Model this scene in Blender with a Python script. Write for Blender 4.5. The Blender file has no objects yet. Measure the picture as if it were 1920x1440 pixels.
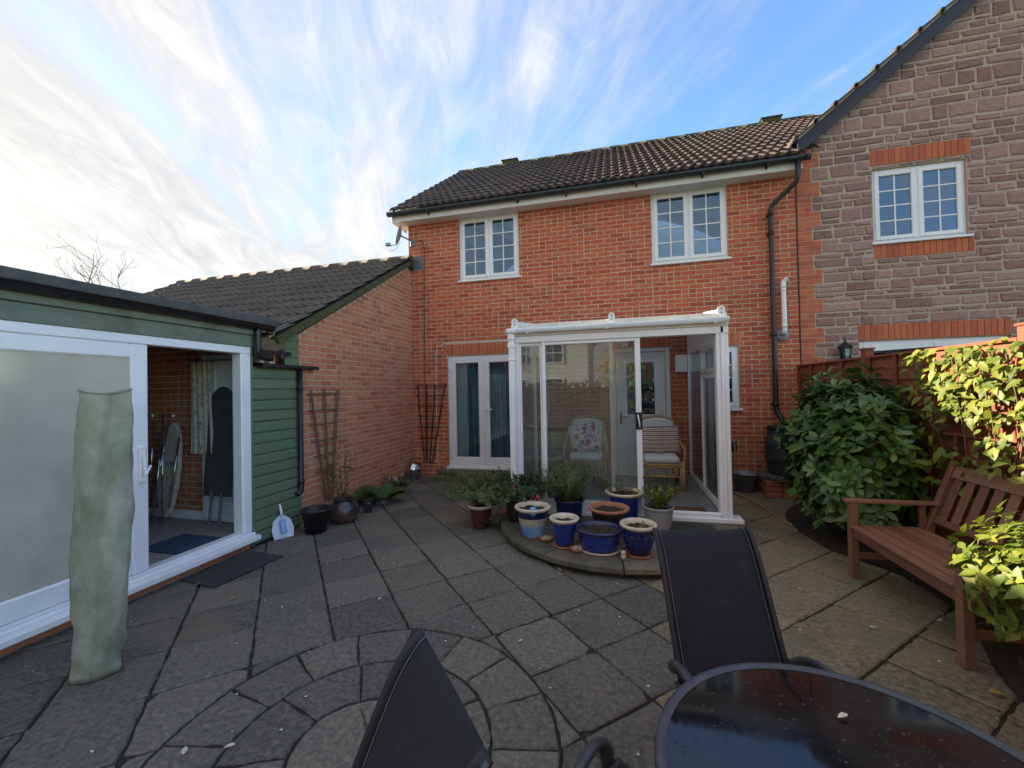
import bpy, bmesh, math, random
from mathutils import Vector, Matrix, Euler
random.seed(7)
R_ = math.radians
sc = bpy.context.scene
COL = sc.collection
# ---------------------------------------------------------------- camera
FPX, W0, H0 = 770.0, 1920.0, 1440.0
YAW, PITCH, ROLL, CAMH = R_(14.18), R_(.83), R_(-1.165), 1.62
_f = Vector((-math.sin(YAW)*math.cos(PITCH), math.cos(YAW)*math.cos(PITCH), math.sin(PITCH)))
_r = _f.cross(Vector((0, 0, 1))).normalized(); _u = _r.cross(_f)
CR = _r*math.cos(ROLL)+_u*math.sin(ROLL); CU = _u*math.cos(ROLL)-_r*math.sin(ROLL); CF = _f
CAM = Vector((0, 0, CAMH))
cd = bpy.data.cameras.new('camera'); cam = bpy.data.objects.new('camera', cd); COL.objects.link(cam)
cd.sensor_fit = 'HORIZONTAL'; cd.sensor_width = 36; cd.lens = FPX/W0*36; cd.clip_start = .02; cd.clip_end = 3000
cam.matrix_world = Matrix.Translation(CAM) @ Matrix((CR, CU, -CF)).transposed().to_4x4()
sc.camera = cam
# ---------------------------------------------------------------- sky, sun, exposure
SUN_EL, SUN_AZ = R_(17.5), R_(-75)          # azimuth measured from +Y towards +X
SUND = Vector((math.sin(SUN_AZ)*math.cos(SUN_EL), math.cos(SUN_AZ)*math.cos(SUN_EL), math.sin(SUN_EL)))
SKY_STRENGTH, EXPOSURE, CLOUD_GAIN = .105, 2.05, 2.05
def build_world():
    w = bpy.data.worlds.new('World'); sc.world = w; w.use_nodes = True
    nt = w.node_tree; N, L = nt.nodes, nt.links; N.clear()
    out = N.new('ShaderNodeOutputWorld'); bg = N.new('ShaderNodeBackground'); bg.inputs[1].default_value = SKY_STRENGTH
    sky = N.new('ShaderNodeTexSky'); sky.sky_type = 'NISHITA'; sky.sun_disc = False
    sky.sun_elevation = SUN_EL; sky.sun_rotation = SUN_AZ; sky.air_density = 1.2; sky.dust_density = .3; sky.ozone_density = 3.0
    tc = N.new('ShaderNodeTexCoord'); sep = N.new('ShaderNodeSeparateXYZ'); L.new(tc.outputs['Generated'], sep.inputs[0])
    def mth(op, a, b=None, clamp=False):
        n = N.new('ShaderNodeMath'); n.operation = op; n.use_clamp = clamp
        for i, v in enumerate((a, b)):
            if v is None: continue
            if isinstance(v, (int, float)): n.inputs[i].default_value = v
            else: L.new(v, n.inputs[i])
        return n.outputs[0]
    zc = mth('ADD', mth('MAXIMUM', sep.outputs[2], 0.0), .12)
    px, py = mth('DIVIDE', sep.outputs[0], zc), mth('DIVIDE', sep.outputs[1], zc)
    a = R_(-30)                                  # the way the cirrus streaks run
    al = mth('ADD', mth('MULTIPLY', px, math.sin(a)), mth('MULTIPLY', py, math.cos(a)))
    ac = mth('SUBTRACT', mth('MULTIPLY', px, math.cos(a)), mth('MULTIPLY', py, math.sin(a)))
    def noise(sx, sy, scale, det, rough, dist, seed=0.0):
        c = N.new('ShaderNodeCombineXYZ'); L.new(mth('MULTIPLY', ac, sx), c.inputs[0]); L.new(mth('MULTIPLY', al, sy), c.inputs[1]); c.inputs[2].default_value = seed
        n = N.new('ShaderNodeTexNoise'); n.inputs['Scale'].default_value = scale; n.inputs['Detail'].default_value = det
        n.inputs['Roughness'].default_value = rough; n.inputs['Distortion'].default_value = dist
        L.new(c.outputs[0], n.inputs['Vector']); return n.outputs[0]
    streak = noise(1.0, .24, 2.2, 12, .60, .9, 1.7)
    fine = noise(1.6, .5, 5.0, 10, .66, .9, 5.3)
    big = noise(.45, .3, 1.0, 4, .5, .3, 9.1)
    bank = mth('SUBTRACT', .86, mth('MULTIPLY', ac, .40))          # thick towards the west, clear towards the east
    m = mth('ADD', mth('MULTIPLY', streak, 1.15), mth('MULTIPLY', fine, .55))
    m = mth('ADD', m, mth('MULTIPLY', big, .7))
    m = mth('ADD', m, mth('SUBTRACT', mth('MINIMUM', mth('MAXIMUM', bank, .0), 1.25), 1.62))
    mr = N.new('ShaderNodeMapRange'); mr.interpolation_type = 'SMOOTHSTEP'; L.new(m, mr.inputs[0])
    mr.inputs[1].default_value = -.05; mr.inputs[2].default_value = .75; mr.inputs[3].default_value = 0; mr.inputs[4].default_value = .94
    dot = N.new('ShaderNodeVectorMath'); dot.operation = 'DOT_PRODUCT'; L.new(tc.outputs['Generated'], dot.inputs[0]); dot.inputs[1].default_value = SUND
    glow = mth('POWER', mth('MAXIMUM', dot.outputs['Value'], 0.0), 5.0)
    br = mth('ADD', mth('ADD', .0, mth('MULTIPLY', glow, .12)), mth('ADD', mth('MULTIPLY', fine, 1.0), mth('MULTIPLY', streak, .85)))
    cc = N.new('ShaderNodeMix'); cc.data_type = 'RGBA'; L.new(glow, cc.inputs['Factor'])
    cc.inputs['A'].default_value = (1.0, .98, .95, 1); cc.inputs['B'].default_value = (1, .95, .86, 1)
    sc_ = N.new('ShaderNodeVectorMath'); sc_.operation = 'SCALE'; L.new(cc.outputs['Result'], sc_.inputs[0]); L.new(mth('MULTIPLY', br, CLOUD_GAIN), sc_.inputs['Scale'])
    mx = N.new('ShaderNodeMix'); mx.data_type = 'RGBA'; hs = N.new('ShaderNodeHueSaturation'); hs.inputs['Saturation'].default_value = 1.12; hs.inputs['Hue'].default_value = .507; L.new(sky.outputs[0], hs.inputs['Color']); L.new(mr.outputs[0], mx.inputs['Factor']); L.new(hs.outputs[0], mx.inputs['A']); L.new(sc_.outputs[0], mx.inputs['B'])
    L.new(mx.outputs['Result'], bg.inputs[0]); L.new(bg.outputs[0], out.inputs[0])
build_world()
sl = bpy.data.lights.new('sun', 'SUN'); sl.energy = 4.0; sl.angle = R_(.6); sl.color = (1, .86, .66)
so = bpy.data.objects.new('sun', sl); COL.objects.link(so); so.rotation_euler = SUND.to_track_quat('Z', 'Y').to_euler(); so.location = SUND*40
vs = sc.view_settings; vs.view_transform = 'Standard'; vs.look = 'None'; vs.gamma = 1; vs.exposure = EXPOSURE; vs.use_curve_mapping = False
# ---------------------------------------------------------------- photo pixel -> point on a known surface
def ray(x, y): return CF*FPX+CR*(x-W0/2)-CU*(y-H0/2)
def gp(x, y, z=0.0): d = ray(x, y); return CAM+d*((z-CAMH)/d.z)
def wy(x, y, Y): d = ray(x, y); return CAM+d*(Y/d.y)
def wx(x, y, X): d = ray(x, y); return CAM+d*(X/d.x)
# ---------------------------------------------------------------- materials
MATS = {}
def mat(name, cols, rough=.7, scale=8.0, detail=6.0, bump=0.0, bscale=None, attr=0.0, metal=0.0, spec=.5, stretch=(1, 1, 1), coat=0.0, sheen=0.0, trans=0.0, obj=False, stain=None, emit=None, rvar=0.0, con=None, stain2=None):
    """procedural surface: colour ramp over noise (+ the per-piece 'rnd' value), fine relief, optional large stains"""
    if name in MATS: return MATS[name]
    m = bpy.data.materials.new(name); m.use_nodes = True; nt = m.node_tree; N, L = nt.nodes, nt.links
    b = N['Principled BSDF']; b.inputs['Roughness'].default_value = rough; b.inputs['Metallic'].default_value = metal
    b.inputs['Specular IOR Level'].default_value = spec; b.inputs['Coat Weight'].default_value = coat; b.inputs['Sheen Weight'].default_value = sheen
    if isinstance(cols[0], (int, float)): cols = [cols]
    tc = N.new('ShaderNodeTexCoord'); geo = N.new('ShaderNodeNewGeometry')
    mp = N.new('ShaderNodeMapping'); L.new(tc.outputs['Object'] if obj else geo.outputs['Position'], mp.inputs[0]); mp.inputs['Scale'].default_value = stretch
    ns = N.new('ShaderNodeTexNoise'); ns.inputs['Scale'].default_value = scale; ns.inputs['Detail'].default_value = detail; ns.inputs['Roughness'].default_value = .62; L.new(mp.outputs[0], ns.inputs['Vector'])
    fac = ns.outputs[0]
    if attr > 0:
        at = N.new('ShaderNodeAttribute'); at.attribute_name = 'rnd'
        mm = N.new('ShaderNodeMix'); mm.inputs[0].default_value = attr; L.new(fac, mm.inputs[2]); L.new(at.outputs['Fac'], mm.inputs[3]); fac = mm.outputs[0]
    rp = N.new('ShaderNodeValToRGB'); el = rp.color_ramp.elements
    if len(cols) == 1:
        c = cols[0]; cols = [tuple(v*.82 for v in c), c, tuple(min(v*1.15, 1) for v in c)]
    lo, hi = con or ((.28, .72) if attr < .3 else (.08, .92))
    while len(el) < len(cols): el.new(.5)
    for i, c in enumerate(cols):
        el[i].position = lo+(hi-lo)*i/(len(cols)-1); el[i].color = (*c, 1)
    L.new(fac, rp.inputs[0]); col = rp.outputs[0]
    for stn in (stain, stain2):
        if not stn: continue
        sc0, st, amount, thr = stn
        n2 = N.new('ShaderNodeTexNoise'); n2.inputs['Scale'].default_value = sc0; n2.inputs['Detail'].default_value = 8; n2.inputs['Roughness'].default_value = .65; L.new(geo.outputs['Position'], n2.inputs['Vector'])
        r2 = N.new('ShaderNodeMapRange'); r2.inputs[1].default_value = thr; r2.inputs[2].default_value = thr+.16; r2.inputs[4].default_value = amount; L.new(n2.outputs[0], r2.inputs[0])
        mx = N.new('ShaderNodeMix'); mx.data_type = 'RGBA'; L.new(r2.outputs[0], mx.inputs['Factor']); L.new(col, mx.inputs['A']); mx.inputs['B'].default_value = (*st, 1); col = mx.outputs['Result']
    L.new(col, b.inputs['Base Color'])
    if rvar:
        r3 = N.new('ShaderNodeMapRange'); L.new(ns.outputs[0], r3.inputs[0]); r3.inputs[1].default_value = .3; r3.inputs[2].default_value = .7; r3.inputs[3].default_value = max(rough-rvar, .02); r3.inputs[4].default_value = min(rough+rvar, 1); L.new(r3.outputs[0], b.inputs['Roughness'])
    if bump:
        n3 = N.new('ShaderNodeTexNoise'); n3.inputs['Scale'].default_value = bscale or scale*4; n3.inputs['Detail'].default_value = 7; n3.inputs['Roughness'].default_value = .65; L.new(mp.outputs[0], n3.inputs['Vector'])
        bp = N.new('ShaderNodeBump'); bp.inputs['Strength'].default_value = 1.0; bp.inputs['Distance'].default_value = bump; L.new(n3.outputs[0], bp.inputs['Height']); L.new(bp.outputs[0], b.inputs['Normal'])
    if trans: # thin leaf / cloth: some light passes through
        tr = N.new('ShaderNodeBsdfTranslucent'); L.new(col, tr.inputs[0]); ms = N.new('ShaderNodeMixShader'); ms.inputs[0].default_value = trans
        L.new(b.outputs[0], ms.inputs[1]); L.new(tr.outputs[0], ms.inputs[2]); L.new(ms.outputs[0], N['Material Output'].inputs[0])
    if emit:
        b.inputs['Emission Color'].default_value = (*emit[0], 1); b.inputs['Emission Strength'].default_value = emit[1]
    MATS[name] = m; return m
def glass(name, tint=(.93, .97, .96), ior=1.5, film=0.0, filmcol=(.5, .5, .48), rough=0.0, refl=(1, 1, 1)):
    if name in MATS: return MATS[name]
    m = bpy.data.materials.new(name); m.use_nodes = True; nt = m.node_tree; N, L = nt.nodes, nt.links; N.clear()
    o = N.new('ShaderNodeOutputMaterial'); t = N.new('ShaderNodeBsdfTransparent'); t.inputs[0].default_value = (*tint, 1)
    g = N.new('ShaderNodeBsdfGlossy'); g.inputs['Roughness'].default_value = rough; g.inputs['Color'].default_value = (*refl, 1); f = N.new('ShaderNodeFresnel'); f.inputs[0].default_value = ior
    ms = N.new('ShaderNodeMixShader'); L.new(f.outputs[0], ms.inputs[0]); L.new(t.outputs[0], ms.inputs[1]); L.new(g.outputs[0], ms.inputs[2]); res = ms.outputs[0]
    if film:
        d = N.new('ShaderNodeBsdfDiffuse'); d.inputs[0].default_value = (*filmcol, 1); tl = N.new('ShaderNodeBsdfTranslucent'); tl.inputs[0].default_value = (*filmcol, 1)
        m1 = N.new('ShaderNodeMixShader'); m1.inputs[0].default_value = .35; L.new(d.outputs[0], m1.inputs[1]); L.new(tl.outputs[0], m1.inputs[2])
        geo = N.new('ShaderNodeNewGeometry'); ns = N.new('ShaderNodeTexNoise'); ns.inputs['Scale'].default_value = 3; ns.inputs['Detail'].default_value = 8; L.new(geo.outputs['Position'], ns.inputs['Vector'])
        r = N.new('ShaderNodeMapRange'); r.inputs[1].default_value = .3; r.inputs[2].default_value = .7; r.inputs[3].default_value = film*.82; r.inputs[4].default_value = min(film*1.12, 1); L.new(ns.outputs[0], r.inputs[0])
        m2 = N.new('ShaderNodeMixShader'); L.new(r.outputs[0], m2.inputs[0]); L.new(res, m2.inputs[1]); L.new(m1.outputs[0], m2.inputs[2]); res = m2.outputs[0]
    L.new(res, o.inputs[0]); MATS[name] = m; return m
M = {}
BR = [(.24, .062, .04), (.42, .088, .044), (.53, .112, .05), (.58, .145, .054), (.50, .135, .07), (.55, .27, .14)]
M['brick'] = mat('brick', BR, .85, 26, attr=.58, bump=.004, bscale=70, stain=(1.3, (.26, .07, .05), .4, .5), stain2=(17, (.50, .33, .22), .5, .61))
M['brick2'] = mat('brick_dusty', [(.30, .105, .06), (.45, .15, .08), (.53, .185, .09), (.50, .21, .11), (.54, .28, .155)], .88, 22, attr=.6, bump=.004, bscale=70)
M['arch'] = mat('brick_orange', [(.40, .10, .055), (.54, .14, .065), (.60, .18, .07)], .85, 26, attr=.6, bump=.003, bscale=70)
M['mortar'] = mat('mortar', [(.50, .38, .25), (.61, .48, .33), (.69, .56, .41)], .95, 20, bump=.003)
M['mortarg'] = mat('mortar_garage', [(.42, .31, .21), (.52, .39, .27), (.58, .45, .32)], .95, 20, bump=.003)
M['mortar2'] = mat('mortar_stone', [(.40, .32, .24), (.50, .41, .31), (.57, .48, .37)], .95, 20, bump=.006)
M['stone'] = mat('purple_stone', [(.17, .093, .08), (.30, .172, .152), (.385, .23, .205), (.46, .292, .26), (.53, .385, .335)], .92, 24, detail=9, attr=.42, bump=.03, bscale=26)
M['slab'] = mat('patio_slab', [(.05, .047, .041), (.112, .104, .09), (.18, .163, .132), (.29, .25, .185)], .8, 34, detail=12, attr=.15, bump=.016, bscale=34, con=(.30, .72), stain2=(2.4, (.085, .083, .076), .65, .54), stain=(.75, (.25, .20, .13), .5, .52), rvar=.15)
M['slabtan'] = mat('tan_slab', [(.075, .062, .04), (.17, .142, .09), (.27, .222, .135), (.42, .34, .20)], .8, 34, detail=12, attr=.15, bump=.016, bscale=34, con=(.30, .72), stain2=(2.4, (.085, .083, .076), .65, .54), stain=(.75, (.33, .25, .14), .6, .5), rvar=.15)
M['joint'] = mat('joint_soil', [(.018, .016, .012), (.035, .03, .022), (.032, .036, .018)], .95, 30, bump=.012, bscale=90)
M['soil'] = mat('soil', [(.02, .014, .01), (.04, .028, .018), (.06, .045, .03)], .95, 22, bump=.02, bscale=60)
M['step'] = mat('step_stone', [(.08, .07, .052), (.14, .122, .086), (.22, .185, .125)], .8, 9, attr=.25, bump=.008, bscale=30, stain=(3, (.05, .055, .03), .7, .5))
M['tile'] = mat('roof_tile', [(.035, .028, .024), (.06, .044, .036), (.10, .066, .05), (.17, .105, .075)], .82, 14, attr=.35, bump=.004, bscale=60, stain=(5, (.20, .13, .095), .55, .56))
M['tile2'] = mat('garage_tile', [(.075, .06, .048), (.11, .088, .07), (.155, .125, .10)], .82, 14, attr=.35, bump=.004, bscale=60, stain=(7, (.16, .16, .13), .5, .58))
M['moss'] = mat('ridge_moss', [(.045, .05, .02), (.085, .09, .035), (.13, .12, .07)], .95, 30, bump=.015)
M['white'] = mat('white_upvc', [(.80, .81, .83), (.87, .88, .89), (.90, .90, .90)], .32, 3, stain=(6, (.62, .62, .57), .35, .6))
M['cream'] = mat('weathered_white', [(.60, .58, .48), (.74, .72, .64), (.80, .79, .73)], .5, 7, stain=(9, (.42, .40, .27), .6, .57))
M['fascia'] = mat('fascia_paint', [(.66, .64, .58), (.76, .75, .71), (.80, .79, .76)], .5, 5, stretch=(.4, 1, 2), stain=(5, (.48, .46, .41), .55, .57))
M['black'] = mat('black_plastic', [(.012, .012, .013), (.02, .02, .022), (.03, .03, .032)], .38, 10)
M['barge'] = mat('bargeboard_paint', [(.016, .02, .028), (.024, .03, .04)], .5, 8)
M['green'] = mat('green_shed_paint', [(.09, .135, .075), (.12, .17, .098), (.155, .205, .125)], .6, 5, stretch=(1, .5, 6), attr=.3, bump=.002, bscale=40)
M['greendark'] = mat('green_fascia_paint', [(.13, .175, .125), (.17, .21, .15), (.20, .20, .15)], .65, 4, stretch=(1, .5, 5), stain=(4, (.10, .085, .06), .6, .5))
M['felt'] = mat('roof_felt', [(.06, .063, .06), (.085, .088, .083), (.11, .11, .10)], .9, 12, bump=.003)
M['fence'] = mat('fence_stain', [(.17, .048, .022), (.25, .07, .032), (.31, .092, .042)], .7, 6, stretch=(1, .6, 9), attr=.35, bump=.003, bscale=30)
M['bench'] = mat('bench_stain', [(.13, .052, .032), (.20, .085, .05), (.25, .115, .07), (.31, .16, .105)], .55, 26, stretch=(2.5, .25, 2.5), attr=.3, bump=.002, con=(.25, .75), stain=(7, (.30, .18, .125), .4, .57))
M['wood'] = mat('weathered_wood', [(.08, .055, .035), (.14, .095, .058), (.20, .14, .09)], .85, 12, stretch=(3, 3, .6), attr=.3, bump=.002)
M['wooddark'] = mat('dark_trellis_wood', [(.045, .022, .018), (.075, .035, .028), (.10, .05, .04)], .85, 12, stretch=(3, 3, .6), attr=.3)
M['thread'] = mat('grey_thread', (.16, .17, .19), .8, 30)
M['sling'] = mat('sling_mesh', [(.006, .0065, .010), (.011, .012, .017), (.018, .019, .026)], .7, 90, detail=8, bump=.0006, bscale=900, sheen=.05, spec=.3, stain=(14, (.03, .032, .038), .5, .58))
M['slingedge'] = mat('sling_hem', [(.008, .009, .014), (.014, .015, .022)], .6, 60)
M['frame'] = mat('grey_tube', [(.035, .038, .045), (.055, .06, .07), (.075, .08, .09)], .42, 20, stain=(30, (.10, .105, .11), .4, .58))
M['tglass'] = mat('table_glass', [(.006, .006, .006), (.010, .010, .011), (.018, .018, .019)], .05, 6, rvar=.045, spec=.6, stain=(11, (.035, .035, .035), .4, .6))
M['canvas'] = mat('mouldy_canvas', [(.23, .25, .175), (.295, .315, .23), (.36, .375, .285), (.43, .42, .335)], .92, 5, stretch=(1, 1, .7), bump=.006, bscale=110, con=(.36, .64), stain=(7, (.54, .57, .50), .6, .57), stain2=(3.2, (.24, .31, .16), .6, .55))
M['terra'] = mat('terracotta', [(.28, .11, .055), (.38, .16, .08), (.45, .21, .11)], .8, 10)
M['cobalt'] = mat('cobalt_glaze', [(.010, .022, .14), (.014, .034, .20), (.02, .05, .27)], .14, 7, coat=.4)
M['navy'] = mat('navy_glaze', [(.007, .009, .045), (.011, .014, .07), (.016, .02, .10)], .14, 7, coat=.4)
M['skyglaze'] = mat('light_blue_glaze', [(.12, .24, .50), (.17, .32, .60), (.24, .40, .66)], .2, 9, coat=.3)
M['rim'] = mat('cream_glaze', [(.48, .42, .29), (.62, .55, .40), (.70, .64, .50)], .35, 14)
M['beige'] = mat('patterned_band', [(.06, .07, .08), (.42, .38, .29), (.50, .46, .36), (.52, .48, .38)], .45, 24, detail=2)
M['oxblood'] = mat('oxblood_glaze', [(.05, .014, .012), (.09, .024, .018), (.13, .035, .026)], .2, 9, coat=.3)
M['darkglaze'] = mat('dark_brown_glaze', [(.012, .009, .009), (.024, .017, .014), (.04, .03, .02)], .18, 9, coat=.3)
M['greypot'] = mat('grey_plastic_pot', [(.25, .25, .26), (.32, .32, .33)], .6, 9)
M['leafdark'] = mat('glossy_leaf', [(.028, .07, .014), (.055, .125, .024), (.095, .185, .04), (.19, .26, .075)], .36, 12, attr=.75, trans=.2, spec=.5)
M['leafmid'] = mat('climber_leaf', [(.07, .115, .015), (.13, .18, .02), (.21, .25, .028), (.30, .30, .045)], .5, 12, attr=.75, trans=.35)
M['leafgrey'] = mat('herb_leaf', [(.06, .11, .03), (.11, .17, .05), (.17, .23, .08), (.24, .27, .13)], .6, 12, attr=.75, trans=.25)
M['leaffuch'] = mat('fuchsia_leaf', [(.025, .06, .02), (.045, .09, .03), (.07, .12, .045)], .5, 12, attr=.75, trans=.2)
M['berg'] = mat('broad_leaf', [(.03, .085, .03), (.05, .12, .045), (.07, .15, .06)], .35, 10, attr=.6, trans=.15)
M['stem'] = mat('stem', [(.10, .075, .045), (.16, .12, .07)], .8, 20)
M['bark'] = mat('bark', [(.10, .07, .05), (.17, .12, .085), (.22, .16, .11)], .9, 12)
M['petalred'] = mat('red_petal', [(.55, .05, .07), (.62, .10, .11)], .5, 20, trans=.3)
M['petalwhite'] = mat('white_petal', [(.72, .70, .66), (.8, .79, .75)], .5, 20, trans=.3)
M['yellowleaf'] = mat('yellow_leaf', [(.42, .27, .05), (.55, .38, .09)], .6, 20, trans=.2)
M['cane'] = mat('cane', [(.36, .22, .085), (.48, .31, .13), (.56, .39, .18)], .45, 16, attr=.3)
M['cushion'] = mat('pale_cushion', [(.60, .62, .60), (.70, .72, .70), (.75, .77, .75)], .9, 30, bump=.002)
M['steel'] = mat('mirror_steel', (.62, .63, .64), .06, 4, metal=1.0)
M['lead'] = mat('lead_sheet', [(.12, .14, .17), (.18, .20, .24)], .55, 8, metal=.3)
M['grey'] = mat('grey_metal', [(.22, .23, .25), (.32, .33, .35)], .45, 8, metal=.4)
M['hose'] = mat('hose', [(.40, .26, .09), (.50, .34, .13)], .55, 8)
M['reelgreen'] = mat('green_plastic', [(.01, .14, .04), (.015, .19, .06)], .4, 8)
M['butt'] = mat('water_butt_plastic', [(.022, .032, .035), (.034, .046, .05), (.045, .058, .062)], .5, 6)
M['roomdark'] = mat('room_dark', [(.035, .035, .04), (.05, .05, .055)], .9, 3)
M['roomwall'] = mat('shed_lining', [(.55, .52, .47), (.64, .60, .55)], .9, 3)
M['carpet'] = mat('carpet', [(.30, .27, .23), (.40, .36, .31)], .95, 60, bump=.004)
M['matdark'] = mat('rubber_mat', [(.025, .03, .028), (.055, .062, .058)], .85, 60, bump=.006)
M['matbrown'] = mat('coir_mat', [(.10, .05, .025), (.17, .085, .04)], .95, 60, bump=.006)
M['matblue'] = mat('blue_mat', [(.03, .05, .10), (.06, .09, .14)], .95, 40)
M['floor'] = mat('grey_floor', [(.20, .21, .22), (.27, .28, .29)], .35, 5)
M['blind'] = mat('blind', [(.40, .46, .54), (.50, .56, .63)], .8, 6)
M['curtain'] = mat('blue_curtain', [(.02, .06, .12), (.05, .14, .22), (.14, .28, .36), (.05, .09, .17)], .85, 3, stretch=(14, 14, .15), detail=3)
M['curtainlight'] = mat('pale_blue_curtain', [(.34, .55, .62), (.5, .68, .74)], .85, 3, stretch=(14, 14, .15))
M['doorwhite'] = mat('white_door', [(.74, .76, .78), (.80, .81, .82)], .4, 4)
M['lace'] = mat('patterned_cloth', [(.20, .16, .11), (.50, .46, .36), (.56, .52, .42), (.58, .54, .45)], .9, 22, detail=2)
M['darkcloth'] = mat('dark_cloth', [(.055, .058, .062), (.08, .083, .088)], .9, 10)
M['floral'] = mat('floral_cloth', [(.25, .03, .08), (.70, .12, .30), (.80, .78, .80), (.82, .80, .74), (.62, .45, .66), (.75, .25, .42)], .85, 10, detail=1, obj=True, con=(.34, .66))
M['clear'] = mat('clear_plastic', [(.45, .52, .60), (.58, .64, .70)], .25, 10)
M['copper'] = mat('copper_glaze', [(.02, .02, .022), (.05, .04, .035), (.20, .09, .04)], .28, 5, coat=.3)
M['grass'] = mat('lawn', [(.04, .065, .018), (.06, .09, .025), (.08, .10, .035)], .95, 6, bump=.02)
M['flame'] = mat('golden_leaf', [(.25, .17, .02), (.40, .27, .03), (.50, .36, .06)], .6, 6, attr=.7, trans=.3)
M['glass'] = glass('window_glass', (.82, .90, .95), 2.7, refl=(.5, .74, 1.0))  # blue of a reflected clear sky put into the gloss colour
M['glassd'] = glass('door_glass', (.92, .95, .96), 1.6)
M['glassc'] = glass('conservatory_glass', (.90, .94, .93), 1.55, film=.06, filmcol=(.80, .82, .80))  # faint white film paints a pale veil of reflections and haze
M['frost'] = glass('misted_glass', (.85, .85, .82), 1.9, film=.70, filmcol=(.88, .82, .70), rough=.10)
# ---------------------------------------------------------------- mesh building
class MB:
    def __init__(s): s.v, s.f, s.r, s.sm = [], [], [], []
    def add(s, vs, fs, r=None, smooth=False, mx=None):
        o = len(s.v); r = random.random() if r is None else r
        for p in vs:
            p = Vector(p); s.v.append(tuple(mx @ p if mx else p)); s.r.append(r)
        for f in fs: s.f.append(tuple(i+o for i in f)); s.sm.append(smooth)
    def box(s, x0, x1, y0, y1, z0, z1, r=None, mx=None):
        s.add([(x0, y0, z0), (x1, y0, z0), (x1, y1, z0), (x0, y1, z0), (x0, y0, z1), (x1, y0, z1), (x1, y1, z1), (x0, y1, z1)],
              [(0, 3, 2, 1), (4, 5, 6, 7), (0, 1, 5, 4), (1, 2, 6, 5), (2, 3, 7, 6), (3, 0, 4, 7)], r, False, mx)
    def bbox(s, x0, x1, y0, y1, z0, z1, b=.004, r=None, mx=None):      # box with chamfered edges
        vs, fs = [], []
        bm = bmesh.new(); bmesh.ops.create_cube(bm, size=1)
        for v in bm.verts: v.co = Vector((x0+(v.co.x+.5)*(x1-x0), y0+(v.co.y+.5)*(y1-y0), z0+(v.co.z+.5)*(z1-z0)))
        bmesh.ops.bevel(bm, geom=list(bm.edges), offset=b, segments=1, affect='EDGES')
        bm.verts.index_update(); vs = [tuple(v.co) for v in bm.verts]; fs = [tuple(v.index for v in f.verts) for f in bm.faces]; bm.free()
        s.add(vs, fs, r, False, mx)
    def bar(s, a, b, w, h=None, up=(0, 0, 1), r=None, bev=0):          # rectangular bar from a to b
        a, b = Vector(a), Vector(b); h = h or w; d = b-a; ln = d.length; d.normalize(); upv = Vector(up)
        if abs(d.dot(upv)) > .99: upv = Vector((0, 1, 0))
        x = d.cross(upv).normalized(); z = x.cross(d)
        mx = Matrix((x, d, z)).transposed().to_4x4(); mx.translation = a
        (s.bbox if bev else s.box)(*((-w/2, w/2, 0, ln, -h/2, h/2)+((bev,) if bev else ())), r=r, mx=mx)
    def tube(s, pts, rad, n=8, r=None, cap=True):
        pts = [Vector(p) for p in pts]; rad = rad if isinstance(rad, (list, tuple)) else [rad]*len(pts)
        vs, fs = [], []; prev = None
        for i, p in enumerate(pts):
            d = (pts[min(i+1, len(pts)-1)]-pts[max(i-1, 0)]).normalized()
            if prev is None: x = d.orthogonal().normalized()
            else: x = (prev-d*prev.dot(d)).normalized()
            prev = x; y = d.cross(x)
            rr = rad[i]; ra, rb = rr if isinstance(rr, tuple) else (rr, rr)
            for k in range(n): t = 2*math.pi*k/n; vs.append(p+x*math.cos(t)*ra+y*math.sin(t)*rb)
        for i in range(len(pts)-1):
            for k in range(n): a, b = i*n+k, i*n+(k+1) % n; fs.append((a, b, b+n, a+n))
        if cap: fs.append(tuple(range(n))[::-1]); fs.append(tuple(range((len(pts)-1)*n, len(pts)*n)))
        s.add(vs, fs, r, True)
    def lathe(s, prof, n=24, c=(0, 0, 0), r=None, sx=1.0, sy=1.0, smooth=True, mx=None):
        vs, fs = [], []
        for (rr, z) in prof:
            for k in range(n): t = 2*math.pi*k/n; vs.append((c[0]+rr*sx*math.cos(t), c[1]+rr*sy*math.sin(t), c[2]+z))
        for i in range(len(prof)-1):
            for k in range(n): a, b = i*n+k, i*n+(k+1) % n; fs.append((a, b, b+n, a+n))
        s.add(vs, fs, r, smooth, mx)
    def disc(s, c, rad, n=24, r=None, sy=1.0, mx=None):
        s.add([(c[0]+rad*math.cos(2*math.pi*k/n), c[1]+rad*sy*math.sin(2*math.pi*k/n), c[2]) for k in range(n)], [tuple(range(n))], r, False, mx)
    def prism(s, poly, z0, z1, r=None, bev=0.0, mx=None):             # flat polygon given depth, upper edge chamfered
        n = len(poly); c = Vector((sum(p[0] for p in poly)/n, sum(p[1] for p in poly)/n))
        vs = [(p[0], p[1], z0) for p in poly]
        if bev:
            vs += [(p[0], p[1], z1-bev) for p in poly]; ins = []
            for p in poly:
                d = c-Vector(p[:2]); d = d.normalized()*min(bev*1.4, d.length*.3); ins.append((p[0]+d.x, p[1]+d.y, z1))
            vs += ins; k = 3
        else: vs += [(p[0], p[1], z1) for p in poly]; k = 2
        fs = [tuple(range(n))[::-1], tuple(range((k-1)*n, k*n))]
        for l in range(k-1):
            for i in range(n): a, b = l*n+i, l*n+(i+1) % n; fs.append((a, b, b+n, a+n))
        s.add(vs, fs, r, False, mx)
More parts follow.
